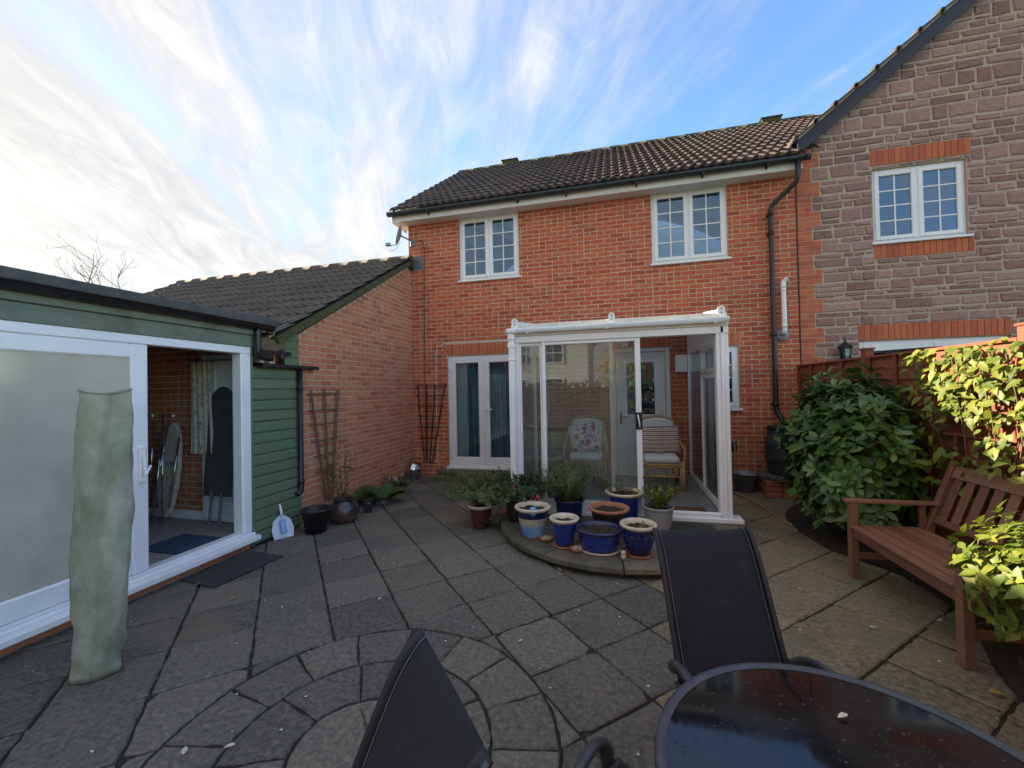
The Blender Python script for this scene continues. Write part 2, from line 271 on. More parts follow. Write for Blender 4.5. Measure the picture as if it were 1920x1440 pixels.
    def brick(s, x0, x1, z0, z1, yf, dep=.09, bev=.003, jit=0.0, r=None, mx=None):   # brick or stone in a wall facing -Y
        j = lambda: random.uniform(-jit, jit)
        vs = [(x0, yf+dep, z0), (x1, yf+dep, z0), (x1, yf+dep, z1), (x0, yf+dep, z1)]
        q = [(x0+j(), z0+j()), (x1+j(), z0+j()), (x1+j(), z1+j()), (x0+j(), z1+j())]
        vs += [(a, yf+bev, b) for a, b in q]
        cx, cz = (x0+x1)/2, (z0+z1)/2
        vs += [(a+(bev if a < cx else -bev)*1.5, yf+j()*.5, b+(bev if b < cz else -bev)*1.5) for a, b in q]
        fs = [(8, 9, 10, 11)]
        for l in (0, 4):
            for i in range(4): a, b = l+i, l+(i+1) % 4; fs.append((a, b, b+4, a+4))
        s.add(vs, fs, r, False, mx)
    def mesh(s, name, m):
        me = bpy.data.meshes.new(name); me.from_pydata(s.v, [], s.f); me.materials.append(m)
        me.polygons.foreach_set('use_smooth', s.sm)
        at = me.attributes.new('rnd', 'FLOAT', 'POINT'); at.data.foreach_set('value', s.r); me.update(); return me
    def build(s, name, m, parent=None, loc=None, **tags):
        o = bpy.data.objects.new(name, s.mesh(name, m)); COL.objects.link(o)
        if parent: o.parent = parent
        if loc is not None: o.location = loc
        for k, v in tags.items(): o[k] = v
        return o
def thing(name, label, cat, loc=(0, 0, 0), rz=0.0, group=None):
    o = bpy.data.objects.new(name, None); COL.objects.link(o); o.empty_display_size = .1
    o.location = loc; o.rotation_euler = (0, 0, rz); o['label'] = label; o['category'] = cat
    if group: o['group'] = group
    return o
def tag(o, label, cat, group=None):
    o['label'] = label; o['category'] = cat
    if group: o['group'] = group
    return o
def inst(name, me, parent, loc, rot=(0, 0, 0), scl=(1, 1, 1)):
    o = bpy.data.objects.new(name, me); COL.objects.link(o); o.parent = parent; o.location = loc; o.rotation_euler = rot; o.scale = scl; return o
def copy_thing(src, loc, rz, **tags):
    c = src.copy(); COL.objects.link(c); c.location = loc; c.rotation_euler = (0, 0, rz)
    for k, v in tags.items(): c[k] = v
    for ch in src.children:
        d = ch.copy(); COL.objects.link(d); d.parent = c
        for gch in ch.children:
            e = gch.copy(); COL.objects.link(e); e.parent = d
    return c
def smooth_path(pts, n=6):
    pts = [Vector(p) for p in pts]; P = [pts[0]]+pts+[pts[-1]]; out = []
    for i in range(1, len(P)-2):
        for k in range(n):
            t = k/n; a, b, c, d = P[i-1], P[i], P[i+1], P[i+2]
            out.append(.5*((2*b)+(c-a)*t+(2*a-5*b+4*c-d)*t*t+(3*b-a-3*c+d)*t**3))
    out.append(pts[-1]); return out
# ================================================================ THE SETTING
HY = 7.25                                   # face of the house wall
g_ = MB(); g_.add([(-900, -900, -.06), (900, -900, -.06), (900, 900, -.06), (-900, 900, -.06)], [(0, 1, 2, 3)])
g_.build('ground', M['grass'], kind='structure')
# ---- patio: square slabs laid on the diagonal round a ring of wedge slabs
b = MB(); b.box(-3.83, 2.74, -3.2, HY+.02, -.055, -.014)
patio = b.build('patio', M['joint'], kind='structure')
TH = R_(-47); UX = Vector((math.cos(TH), math.sin(TH))); VX = Vector((-math.sin(TH), math.cos(TH)))
CC, CRAD, PITCHS = Vector((-1.183, 1.665)), .925, .466
def clip_half(poly, n, d):                  # keep n.p <= d
    out = []
    for i, p in enumerate(poly):
        q = poly[(i+1) % len(poly)]; a, c = n.dot(p)-d, n.dot(q)-d
        if a <= 0: out.append(p)
        if (a < 0) != (c < 0) and abs(a-c) > 1e-9: out.append(p+(q-p)*(a/(a-c)))
    return out
def minus_circle(poly, c, r):
    pts = []
    for i, p in enumerate(poly):
        q = poly[(i+1) % len(poly)]; n = max(2, int((q-p).length/.03))
        for k in range(n): pts.append(p+(q-p)*(k/n))
    ins = [(p-c).length < r for p in pts]
    if not any(ins): return [poly]
    if all(ins): return []
    n = len(pts); st = next(i for i in range(n) if ins[i] and not ins[(i+1) % n]); runs, cur = [], []
    for k in range(1, n+1):
        i = (st+k) % n
        if not ins[i]: cur.append(pts[i])
        elif cur: runs.append(cur); cur = []
    if cur: runs.append(cur)
    res = []
    for run in runs:
        if len(run) < 4: continue
        a0 = math.atan2(run[-1].y-c.y, run[-1].x-c.x); a1 = math.atan2(run[0].y-c.y, run[0].x-c.x); d = (a1-a0+math.pi) % (2*math.pi)-math.pi
        m = max(2, int(abs(d)*r/.05)); arc = [c+Vector((math.cos(a0+d*k/m), math.sin(a0+d*k/m)))*r for k in range(m+1)]
        res.append(run[::3 if len(run) > 12 else 1]+arc)
    return res
def slab(poly):
    if len(poly) < 3: return
    area = abs(sum(poly[i].x*poly[(i+1) % len(poly)].y-poly[(i+1) % len(poly)].x*poly[i].y for i in range(len(poly))))/2
    if area < .006: return
    m = MB(); z = random.uniform(-.004, .004); tx, ty = random.uniform(-.014, .014), random.uniform(-.014, .014)
    # roughen straight edges a little
    pp = []
    for i, p in enumerate(poly):
        q = poly[(i+1) % len(poly)]; n = max(1, int((q-p).length/.055)); e = q-p; nn = Vector((-e.y, e.x)); nn = nn.normalized() if nn.length > 0 else nn
        for k in range(n): pp.append(p+e*(k/n)+nn*random.uniform(-.0055, .0055))
    m.prism([(p.x, p.y) for p in pp], -.045, z, bev=.007)
    c = sum((Vector(p) for p in pp), Vector((0, 0)))/len(pp)
    m.v = [(x, y, w+(x-c.x)*tx+(y-c.y)*ty) for x, y, w in m.v]
    m.build('paving_slab', M['slabtan' if random.gauss(c.x, .45) > .55 else 'slab'], patio)  # lighter tan slabs become likelier towards the right
for i in range(-24, 14):
    for j in range(-14, 22):
        u, v = -.625+(i+.5)*PITCHS, .26+(j+.5)*PITCHS; h = PITCHS/2-.0075
        c = UX*u+VX*v
        if c.x < -4.2 or c.x > 3 or c.y < -.6 or c.y > 7.5: continue
        if c.y > 5.35 and -.85 < c.x < .8: continue
        p = [c+UX*a*h+VX*b_*h for a, b_ in ((-1, -1), (1, -1), (1, 1), (-1, 1))]
        for nrm, d in ((Vector((-1, 0)), 3.785), (Vector((1, 0)), 2.5), (Vector((0, 1)), 7.235)): p = clip_half(p, nrm, d) if len(p) > 2 else p
        if len(p) < 3: continue
        for q in (minus_circle(p, CC, CRAD+.006) if (c-CC).length < 1.4 else [p]): slab(q)
def sector(c, r0, r1, a0, a1, n=5):
    o = [c+Vector((math.cos(a0+(a1-a0)*k/n), math.sin(a0+(a1-a0)*k/n)))*r1 for k in range(n+1)]
    if r0 > 0: o += [c+Vector((math.cos(a1+(a0-a1)*k/n), math.sin(a1+(a0-a1)*k/n)))*r0 for k in range(n+1)]
    else: o.append(c)
    return o
for r0, r1, n, off in ((.616, .918, 16, .21), (.31, .602, 9, .05)):
    for k in range(n):
        g = .0065/((r0+r1)/2); slab(sector(CC, r0, r1, off+2*math.pi*k/n+g, off+2*math.pi*(k+1)/n-g))
slab(sector(CC, 0, .296, 0, 2*math.pi*.999, 16))
mo_ = MB()
for k in range(1500):                        # moss and grit gathered in the joints
    if random.random() < .5: u, v = random.uniform(-6, 3), .26+random.randint(-10, 18)*PITCHS+random.uniform(-.004, .004)
    else: u, v = -.625+random.randint(-14, 8)*PITCHS+random.uniform(-.004, .004), random.uniform(-3, 7)
    c = UX*u+VX*v
    if not (-3.75 < c.x < 2.3 and .9 < c.y < 7.1) or (c-CC).length < CRAD or math.sin(u*5.1+v*3.3)+math.sin(u*2.3-v*4.7) < .1: continue
    s = random.uniform(.004, .011); mo_.lathe([(s*1.3, -.016), (s, -.008+s*.6), (.0005, -.006+s)], 6, (c.x, c.y, 0))
mo_.build('joint_moss', M['moss'], patio, kind='stuff')
# ---- planting bed along the fence
bed = [(1.95, -2.2), (1.92, 1.6), (1.93, 2.5), (2.02, 2.9), (2.2, 3.3), (2.3, 3.75), (2.27, 4.15), (2.08, 4.45), (1.95, 4.8), (1.93, 5.5), (2.1, 6.0), (2.35, 6.3), (2.7, 6.35), (2.7, -2.2)]
b = MB(); b.prism([(p.x, p.y) for p in smooth_path([(x, y, 0) for x, y in bed[:12]], 4)]+[bed[12], bed[13]], -.05, .035, bev=.02)
b.build('planting_bed', M['soil'], kind='structure')
# ---- half-round step before the conservatory
SC, SR = Vector((-.05, 4.9)), 1.31
st = thing('garden_step', 'low half-round stone step carrying the flower pots before the conservatory', 'step')
b = MB(); b.prism([tuple(SC+Vector((math.cos(a), math.sin(a)))*(SR-.05)) for a in [math.pi+math.pi*k/40 for k in range(41)]]+[(SC.x+SR-.05, 5.1), (SC.x-SR+.05, 5.1)], -.01, .055); b.build('riser', M['joint'], st)
na = [0, .19, .34, .52, .72, .86, 1.0]
for k in range(6):
    a0, a1 = math.pi*(1+na[k])+.004, math.pi*(1+na[k+1])-.004
    m = MB(); m.prism([tuple(p) for p in sector(SC, .62, SR+random.uniform(-.008, .008), a0, a1, 7)], .05, .1, bev=.008); m.build('coping_stone', M['step'], st)
m = MB(); m.prism([tuple(p) for p in sector(SC, 0, .605, math.pi, 2*math.pi, 14)], .05, .098, bev=.005); m.build('centre_stone', M['step'], st)
b = MB(); b.box(SC.x-SR+.01, SC.x+SR-.01, 4.905, 7.24, -.01, .097); b.build('base_slab', M['step'], st)
# ---- step under the french doors
fs = thing('door_step', 'dark rounded stone step beneath the french doors', 'step')
for z0, z1, r in ((-.01, .085, 1.0), (.085, .165, .93)):
    m = MB(); pts = [(-2.37+.98*r*math.cos(a), HY-.01-.42*r*abs(math.sin(a))**.6) for a in [math.pi+math.pi*k/24 for k in range(25)]]; m.prism(pts, z0, z1, bev=.012); m.build('tread', M['step'], fs)
# ================================================================ bricks
def fill_rows(x0, x1, z0, z1, holes, xoff=0.0, head=.16, slope=None):
    """yield (xa, xb, za, zb) of bricks in stretcher bond with some headers, cut round holes"""
    k0, k1 = int(round(z0/.075)), int(math.ceil(z1/.075)); out = []
    for k in range(k0, k1):
        za, zb = k*.075+.006, (k+1)*.075-.006
        if zb > z1+.03: continue
        x = x0-.225+(.1125 if k % 2 else 0)+xoff; segs = []
        while x < x1:
            if random.random() < head: segs += [(x+.006, x+.1065), (x+.1185, x+.219)]
            else: segs.append((x+.006, x+.219))
            x += .225
        lo, hi = slope(zb) if slope else (x0, x1)
        for a, c in segs:
            a, c = max(a, lo), min(c, hi)
            if c-a < .025: continue
            parts = [(a, c)]
            for hx0, hx1, hz0, hz1 in holes:
                if zb <= hz0+.004 or za >= hz1-.004: continue
                nw = []
                for p, q in parts:
                    if q <= hx0 or p >= hx1: nw.append((p, q))
                    else:
                        if hx0-p > .03: nw.append((p, hx0-.003))
                        if q-hx1 > .03: nw.append((hx1+.003, q))
                parts = nw
            out += [(p, q, za, zb) for p, q in parts]
    return out
def slab_wall(mb, x0, x1, z0, z1, holes, y0, y1):
    xs = sorted({x0, x1, *[h[0] for h in holes], *[h[1] for h in holes]}); zs = sorted({z0, z1, *[h[2] for h in holes], *[h[3] for h in holes]})
    xs = [v for v in xs if x0 <= v <= x1]; zs = [v for v in zs if z0 <= v <= z1]
    for zi in range(len(zs)-1):
        run = None
        for xi in range(len(xs)-1):
            cx, cz = (xs[xi]+xs[xi+1])/2, (zs[zi]+zs[zi+1])/2; solid = not any(h[0] < cx < h[1] and h[2] < cz < h[3] for h in holes)
            if solid: run = [run[0] if run else xs[xi], xs[xi+1]]
            if run and (not solid or xi == len(xs)-2): mb.box(run[0], run[1], y0, y1, zs[zi], zs[zi+1]); run = None
VAR = 14
def brick_meshes(m, tag_, L, H, bev=.003, jit=.0012, dep=.09):
    out = []
    for k in range(VAR):
        b = MB(); b.brick(-L/2, L/2, -H/2, H/2, 0, dep, bev, jit, r=(k+.5)/VAR); out.append(b.mesh(tag_, m))
    return out
def lay(bricks, parent, m, meshes, L, H, name, yf, rank, limit=300, mx=None, rot=(0, 0, 0), jit=.0012, bev=.003, stuffname='brickwork', dep=.09):
    """the pieces that show largest become objects of their own, the rest one joined part"""
    order = sorted(range(len(bricks)), key=lambda i: rank(*bricks[i])); single = set(order[:limit]); st = MB()
    for i, (a, c, z0, z1) in enumerate(bricks):
        y = yf+random.uniform(-.0022, .0022)
        if i in single:
            p = Vector(((a+c)/2, y, (z0+z1)/2)); p = mx @ p if mx else p
            inst(name, random.choice(meshes), parent, p, rot, ((c-a)/L, 1, (z1-z0)/H))
        else: st.brick(a, c, z0, z1, y, dep, bev, jit, mx=mx)
    if st.v: st.build(stuffname, m, parent, kind='stuff')
def soldiers(x0, x1, z0, z1, parent, m, yf, name='arch_brick', skew=0.0):
    n = max(1, int(round((x1-x0)/.0755))); w = (x1-x0)/n; me = brick_meshes(m, name, .066, 1.0)
    for k in range(n): inst(name, random.choice(me), parent, ((x0+(k+.5)*w), yf+random.uniform(-.003, .001), (z0+z1)/2), (0, 0, 0), ((w-.009)/.066, 1, z1-z0-.006))
# ---------------------------------------------------------------- windows
def rect_frame(mb, x0, x1, z0, z1, y0, y1, w, bev=.005, wb=None, r=None):
    wb = wb or w
    mb.bbox(x0, x0+w, y0, y1, z0, z1, bev, r); mb.bbox(x1-w, x1, y0, y1, z0, z1, bev, r)
    mb.bbox(x0+w, x1-w, y0+.001, y1, z1-w, z1, bev, r); mb.bbox(x0+w, x1-w, y0+.001, y1, z0, z0+wb, bev, r)
def casement(parent, x0, x1, z0, z1, yf, sashes, cols, rows, blind=None, sill=True, name='window'):
    """white window: frame > sash, glazing bars, panes, sill"""
    fb = MB(); rect_frame(fb, x0, x1, z0, z1, yf, yf+.07, .042)
    for s in range(1, len(sashes)): fb.bbox(sashes[s][0]-.02, sashes[s][0]+.02, yf, yf+.069, z0+.04, z1-.04, .004)
    f = fb.build(name, M['white'], parent)
    for (a, c) in sashes:
        sb = MB(); a2, c2, b2, t2 = a+.012, c-.012, z0+.04, z1-.04; rect_frame(sb, a2, c2, b2, t2, yf-.014, yf+.05, .062, .008); sb.build('sash', M['white'], f)
        ga, gc, gb, gt = a2+.06, c2-.06, b2+.06, t2-.06
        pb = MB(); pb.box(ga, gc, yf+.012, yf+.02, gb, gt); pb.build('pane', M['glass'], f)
        for k in range(1, cols): m = MB(); x = ga+(gc-ga)*k/cols; m.box(x-.009, x+.009, yf+.004, yf+.011, gb, gt); m.build('glazing_bar', M['white'], f)
        for k in range(1, rows): m = MB(); z = gb+(gt-gb)*k/rows; m.box(ga, gc, yf+.005, yf+.0112, z-.009, z+.009); m.build('glazing_bar', M['white'], f)
    if blind: m = MB(); m.box(x0+.05, x1-.05, yf+.10, yf+.104, z1-(z1-z0)*blind, z1-.03); m.bar((x0+.05, yf+.102, z1-(z1-z0)*blind), (x1-.05, yf+.102, z1-(z1-z0)*blind), .016); m.build('blind', M['blind'], f)
    if sill: m = MB(); m.bbox(x0-.035, x1+.035, HY-.045, yf+.06, z0-.035, z0, .006); m.build('sill', M['white'], f)
    return f
# ================================================================ MAIN HOUSE
house = thing('brick_house', 'red brick house with white windows and a brown tiled roof', 'house', (0, 0, 0))
H_OPEN = dict(w1=(-2.80, -1.655, 3.69, 4.875), w2=(.645, 1.805, 3.685, 4.875), fr=(-3.085, -1.665, .165, 2.285), idr=(-.07, .88, .10, 2.29), kw=(1.30, 1.915, 1.25, 2.255))
H_ARCH = [(-3.11, -1.64, 2.29, 2.505), (-.10, .91, 2.293, 2.508), (1.265, 1.945, 2.258, 2.475)]
holes = list(H_OPEN.values())
b = MB(); slab_wall(b, -3.86, 2.775, -.04, 4.88, holes, HY+.0045, HY+.16); b.build('wall', M['mortar'], house)
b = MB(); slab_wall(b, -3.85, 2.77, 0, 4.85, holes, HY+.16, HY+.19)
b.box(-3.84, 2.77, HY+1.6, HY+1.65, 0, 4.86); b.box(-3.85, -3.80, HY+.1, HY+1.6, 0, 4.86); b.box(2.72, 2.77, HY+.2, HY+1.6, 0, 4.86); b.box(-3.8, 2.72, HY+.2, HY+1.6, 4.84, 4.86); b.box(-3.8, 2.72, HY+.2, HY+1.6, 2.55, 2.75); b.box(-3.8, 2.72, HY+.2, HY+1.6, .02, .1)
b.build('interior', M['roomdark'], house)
b = MB(); b.box(-3.86, 2.77, HY+1.7, 14, -.04, 5.0); b.build('back_wall', M['brick2'], house)
bl = fill_rows(-3.86, 2.775, 0, 4.875, holes+H_ARCH)
bm_ = brick_meshes(M['brick'], 'brick', .216, .066)
def rank_h(a, c, z0, z1):
    x, z = (a+c)/2, (z0+z1)/2; d = math.sqrt(x*x+HY*HY+(z-1.6)**2)
    hid = (-1.35 < x < 1.25 and z < 2.86) or (x > 2.25 and z < 1.8)
    return d*HY/1+(100 if hid else 0)-(c-a)*10
lay(bl, house, M['brick'], bm_, .216, .066, 'brick', HY, rank_h)
for a, c, z0, z1 in H_ARCH: soldiers(a, c, z0, z1, house, M['arch'], HY-.001)
casement(house, -2.80, -1.655, 3.69, 4.875, HY+.03, [(-2.775, -2.228), (-2.228, -1.68)], 2, 4, .46)
casement(house, .645, 1.805, 3.685, 4.875, HY+.03, [(.67, 1.225), (1.225, 1.78)], 2, 4, .42)
kw = casement(house, 1.30, 1.915, 1.25, 2.255, HY+.03, [(1.325, 1.89)], 2, 4)
m = MB(); m.bar((1.5, HY+.4, 1.3), (1.75, HY+.42, 2.05), .05); m.box(1.45, 1.8, HY+.38, HY+.5, 1.95, 2.0); m.build('shelf', M['cane'], kw)
# french doors
fb = MB(); rect_frame(fb, -3.085, -1.665, .205, 2.285, HY+.03, HY+.10, .05); fd = fb.build('french_door', M['white'], house)
for a, c, hs in ((-3.04, -2.376, 0), (-2.374, -1.71, 1)):
    sb = MB(); rect_frame(sb, a, c, .25, 2.245, HY+.012, HY+.075, .105, .01, .13); sb.build('door_leaf', M['white'], fd)
    pb = MB(); pb.box(a+.1, c-.1, HY+.04, HY+.05, .37, 2.15); pb.build('pane', M['glassd'], fd)
    if not hs:
        for z in (.42, 1.2, 2.05): m = MB(); m.bbox(a-.025, a+.05, HY+.002, HY+.02, z-.04, z+.04, .004); m.build('hinge', M['white'], fd)
m = MB(); m.bbox(-2.35, -2.31, HY+.0, HY+.014, 1.08, 1.32, .004); m.bar((-2.33, HY-.02, 1.27), (-2.20, HY-.025, 1.27), .018, bev=.004); m.bar((-2.33, HY+.01, 1.27), (-2.33, HY-.025, 1.27), .018); m.build('handle', M['white'], fd)
m = MB(); m.bbox(-3.12, -1.63, HY-.06, HY+.11, .165, .207, .006); m.build('sill', M['white'], fd)
def drape(mb, x0, x1, z0, z1, y, folds, amp=.03, lean=0.0):
    n = folds*6; vs, fs_ = [], []
    for i in range(n+1):
        for k, z in enumerate((z0, (z0+z1)/2, z1)):
            t = i/n; vs.append((x0+(x1-x0)*t+lean*(1-k/2)*t, y+amp*math.sin(t*folds*2*math.pi+random.uniform(-.3, .3)), z))
    for i in range(n):
        for k in range(2): a = i*3+k; fs_.append((a, a+3, a+4, a+1))
    mb.add(vs, fs_, None, True)
m = MB(); drape(m, -3.02, -2.74, .2, 2.27, HY+.15, 3, .03, -.0); m.build('net_curtain', M['curtainlight'], fd)
m = MB(); drape(m, -2.76, -1.70, .2, 2.27, HY+.17, 12, .035); m.build('curtain', M['curtain'], fd)
# inner door inside the conservatory
fb = MB(); rect_frame(fb, -.07, .88, .11, 2.29, HY+.02, HY+.10, .07, .006, .04); idr = fb.build('back_door', M['white'], house)
sb = MB(); rect_frame(sb, .005, .805, .155, 2.215, HY+.035, HY+.085, .15, .004, .98); sb.bbox(.2, .35, HY+.028, HY+.04, .35, .95, .006); sb.bbox(.46, .61, HY+.028, HY+.04, .35, .95, .006); sb.build('door_leaf', M['doorwhite'], idr)
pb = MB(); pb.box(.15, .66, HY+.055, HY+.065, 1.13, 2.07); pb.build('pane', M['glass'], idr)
m = MB(); rect_frame(m, .145, .665, 1.125, 2.075, HY+.025, HY+.055, .035); m.build('glazing_bead', M['white'], idr)
m = MB(); m.bbox(.055, .09, HY+.01, HY+.035, 1.0, 1.2, .004); m.bar((.07, HY, 1.13), (.19, HY, 1.13), .018, bev=.003); m.build('handle', M['steel'], idr)
# eaves: soffit, fascia, gutter
EY = 7.0
b = MB(); b.box(-4.06, 2.80, EY+.02, HY+.2, 4.858, 4.876); b.build('soffit', M['fascia'], house)
b = MB(); b.bbox(-4.07, 2.79, EY, EY+.022, 4.85, 5.0, .003); b.build('fascia', M['fascia'], house)
b = MB(); b.bbox(-4.072, -4.05, EY+.022, HY+.3, 4.85, 5.12, .003); b.build('box_end', M['fascia'], house)
def gutter(mb, a, c, y, z, rad=.056, nseg=10):
    vs, fs_ = [], []
    prof = [(-rad, 0), (-rad-.006, 0)]+[(-(rad+.006)*math.cos(t), -(rad+.006)*math.sin(t)) for t in [math.pi*k/nseg for k in range(1, nseg)]]+[(rad+.006, 0), (rad, 0)]+[(rad*math.cos(t), -rad*math.sin(t)) for t in [math.pi*k/nseg for k in range(1, nseg)]]
    n = len(prof)
    for x in (a, c):
        for p in prof: vs.append((x, y+p[0], z+p[1]))
    for k in range(n): fs_.append((k, (k+1) % n, (k+1) % n+n, k+n))
    fs_ += [tuple(range(2, 2+nseg-1))+(2+nseg-1, 1), tuple(range(n+2, n+2+nseg-1))+(n+2+nseg-1, n+1)]
    mb.add(vs, fs_, None, True)
b = MB(); gutter(b, -4.10, 2.86, EY-.066, 5.0); gt = b.build('gutter', M['black'], house)
for x in (-3.3, -1.6, -.75, .4, 1.4, 2.3): m = MB(); m.bbox(x-.014, x+.014, EY-.012, EY, 4.90, 5.0, .003); m.bar((x, EY-.01, 4.93), (x, EY-.11, 4.93), .025); m.build('gutter_bracket', M['black'], gt)
for x in (-4.1, -1.0, 2.85): m = MB(); gutter(m, x-.05 if x > -4 else x-.01, x+.05 if x < 2.8 else x+.012, EY-.066, 5.001, .06); m.build('gutter_union', M['black'], gt)
# downpipe with swan neck
dp = [(2.70, EY-.066, 4.96), (2.70, EY-.066, 4.72), (2.68, EY-.04, 4.64), (2.43, HY-.08, 4.42), (2.40, HY-.075, 4.34), (2.40, HY-.075, 1.28), (2.41, HY-.09, 1.2), (2.44, HY-.15, 1.1), (2.45, HY-.17, 1.06), (2.45, HY-.17, .99)]
b = MB(); b.tube(dp, .036, 12); dpo = b.build('downpipe', M['black'], house)
for z in (4.28, 3.98, 2.4, 1.32): m = MB(); m.tube([(2.40, HY-.075, z-.03), (2.40, HY-.075, z+.03)], .043, 12); m.box(2.36, 2.44, HY-.05, HY+.002, z-.012, z+.012); m.build('pipe_clip', M['black'], dpo)
# roof of double-roll tiles
RP = R_(35.3); EZ, EY0 = 5.035, 6.955
def tile_meshes(m, tag_, roll=.042, rib=False, n=8):
    out = []
    for k in range(n):
        b = MB(); W, Lt = .30, .40; xs = []
        for c in (.075, .225):
            w = .05 if not rib else .02
            for i in range(7): t = -1+2*i/6; xs.append((c+t*w, roll*math.sqrt(max(0, 1-t*t))))
        xs = [(0, 0)]+xs[:7]+[(.15, 0)]+xs[7:]+[(.304, 0.002)]
        n_ = len(xs); vs = []
        tip = random.uniform(-.003, .003)
        for (x, z) in xs: vs.append((x, 0, z+.034+tip*(x/.3)))
        for (x, z) in xs: vs.append((x, Lt, z+.004))
        for (x, z) in xs: vs.append((x, 0.004, max(z-.03, -.004)+.016))
        f = [(i, i+1, i+1+n_, i+n_) for i in range(n_-1)]+[(i+1, i, i+2*n_, i+1+2*n_) for i in range(n_-1)]
        b.add(vs, f, (k+.5)/n, False); out.append(b.mesh(tag_, m))
    return out
tm = tile_meshes(M['tile'], 'roof_tile')
GA = .35; rows = 13
T_SIN, T_COS = math.sin(RP), math.cos(RP)
rest = MB(); cnt = 0
def nz(X): return 5.50+.81*(X-2.95)         # top of the neighbour's roof slope
for r in range(rows):
    y, z = EY0+r*GA*T_COS, EZ+r*GA*T_SIN
    xmax = 2.95+(z-5.50)/.81+.25
    for c in range(int((xmax+4.09)/.3)+1):
        x = -4.09+c*.3
        if c < 23: inst('roof_tile', random.choice(tm), house, (x, y, z+random.uniform(-.002, .002)), (RP+random.uniform(-.006, .006), 0, 0))
        elif x < xmax:
            src = random.choice(tm); mx = Matrix.Translation((x, y, z)) @ Matrix.Rotation(RP, 4, 'X')
            rest.add([v.co for v in src.vertices], [tuple(p.vertices) for p in src.polygons], random.random(), False, mx)
rest.build('valley_tiles', M['tile'], house, kind='stuff')
RY, RZ = EY0+rows*GA*T_COS+.02, EZ+rows*GA*T_SIN+.02
b = MB(); b.add([(-4.05, EY0+.03, EZ-.02), (2.75, EY0+.03, EZ-.02), (4.6, RY, RZ-.04), (-4.05, RY, RZ-.04), (-4.05, 2*RY-EY0, EZ), (4.6, 2*RY-EY0, EZ)], [(0, 1, 2, 3), (3, 2, 5, 4)]); b.build('roof_deck', M['felt'], house)
for k in range(19):
    x = -4.07+k*.45; m = MB(); m.add([(x+(.44 if e else 0), RY+.13*math.cos(t), RZ-.05+.115*math.sin(t)) for e in (0, 1) for t in [math.pi*i/8 for i in range(9)]], [(i, i+1, i+10, i+9) for i in range(8)]+[tuple(range(9)), tuple(range(17, 8, -1))], None, True); m.build('ridge_tile', M['moss'], house)
for x in (-2.62, 3.62): m = MB(); m.bbox(x-.2, x+.2, RY-.12, RY+.12, RZ-.02, RZ+.09, .01); m.bbox(x-.23, x+.23, RY-.14, RY+.14, RZ+.09, RZ+.115, .008); m.build('ridge_vent', M['moss'], house)
# ================================================================ NEIGHBOUR'S STONE GABLE
nb = thing('stone_house', 'purple stone gabled house with brick quoins adjoining the brick house', 'house')
NW, ND = (3.785, 4.925, 3.70, 4.80), (3.56, 5.36, .08, 2.245)
N_AR = [(3.765, 4.975, 4.855, 5.085), (3.785, 4.985, 3.465, 3.665), (3.545, 5.355, 2.25, 2.485)]
def verge(z): return 2.95+(z-5.28)/.81
NX1 = 7.4
# toothed brick quoin
ql, tooth = [], []
for k in range(0, 72):
    z0, z1 = k*.075+.0045, (k+1)*.075-.0045; wide = (k//3) % 2 == 0; xe = 3.10 if wide else 2.985; tooth.append(xe)
    xs0 = max(2.795, verge(z1)-.15)
    if xs0 > xe-.05: continue
    x = xs0+(.11 if k % 2 else 0)
    if k % 2: ql.append((xs0, xs0+.103, z0, z1))
    while x < xe-.02: e = min(x+.216, xe); ql.append((x, e, z0, z1)); x = e+.009
lay(ql, nb, M['arch'], brick_meshes(M['arch'], 'quoin_brick', .216, .066), .216, .066, 'quoin_brick', HY-.007, lambda a, c, z0, z1: -z0)
sl_, z, plan = [], 0.0, []
while z < 7.9:
    if not plan: plan = random.choice(([.225], [.15, .075], [.075, .15], [.12, .105], [.15, .075]))[:]
    hgt = plan.pop(0); z1 = z+hgt; k = int((z+.02)/.075); xe = tooth[min(k, 71)]+.006
    x = max(xe, verge(z1)-.2) if z > 5 else xe
    while x < NX1:
        ln = random.choice((random.uniform(.11, .22), random.uniform(.18, .34), random.uniform(.25, .48))) if hgt < .2 else random.uniform(.14, .36)
        if hgt > .14 and random.random() < .2:
            zc_ = z+random.choice((.05, .075)); cells = [(x, x+ln, z+.009, zc_-.009), (x, x+ln, zc_+.009, z1-.009)]
        else: cells = [(x, x+ln, z+.009, z1-.009)]
        for (a, c, za, zb) in cells:
            parts = [(a+.009, c-.009, za, zb)]
            for hx0, hx1, hz0, hz1 in [NW, ND]+N_AR:
                nw = []
                for p, q, lo_, hi_ in parts:
                    if hi_ <= hz0+.005 or lo_ >= hz1-.005 or q <= hx0 or p >= hx1: nw.append((p, q, lo_, hi_)); continue
                    if hx0-p > .03: nw.append((p, hx0-.008, lo_, hi_))
                    if q-hx1 > .03: nw.append((hx1+.008, q, lo_, hi_))
                    m0, m1 = max(p, hx0-.008), min(q, hx1+.008)
                    if hi_-hz1 > .025: nw.append((m0, m1, hz1+.008, hi_))
                    if hz0-lo_ > .025: nw.append((m0, m1, lo_, hz0-.008))
                parts = nw
            sl_ += [t_ for t_ in parts if t_[1]-t_[0] > .03]
        x += ln
    z = z1
sm_ = brick_meshes(M['stone'], 'wall_stone', .3, .14, .014, .011, .08)
lay(sl_, nb, M['stone'], sm_, .3, .14, 'wall_stone', HY-.014, lambda a, c, z0, z1: -(c-a)*(z1-z0)*(1 if (a < 5.6 and z0 > 1.9) else .01), 300, jit=.010, bev=.014, stuffname='stonework', dep=.08)
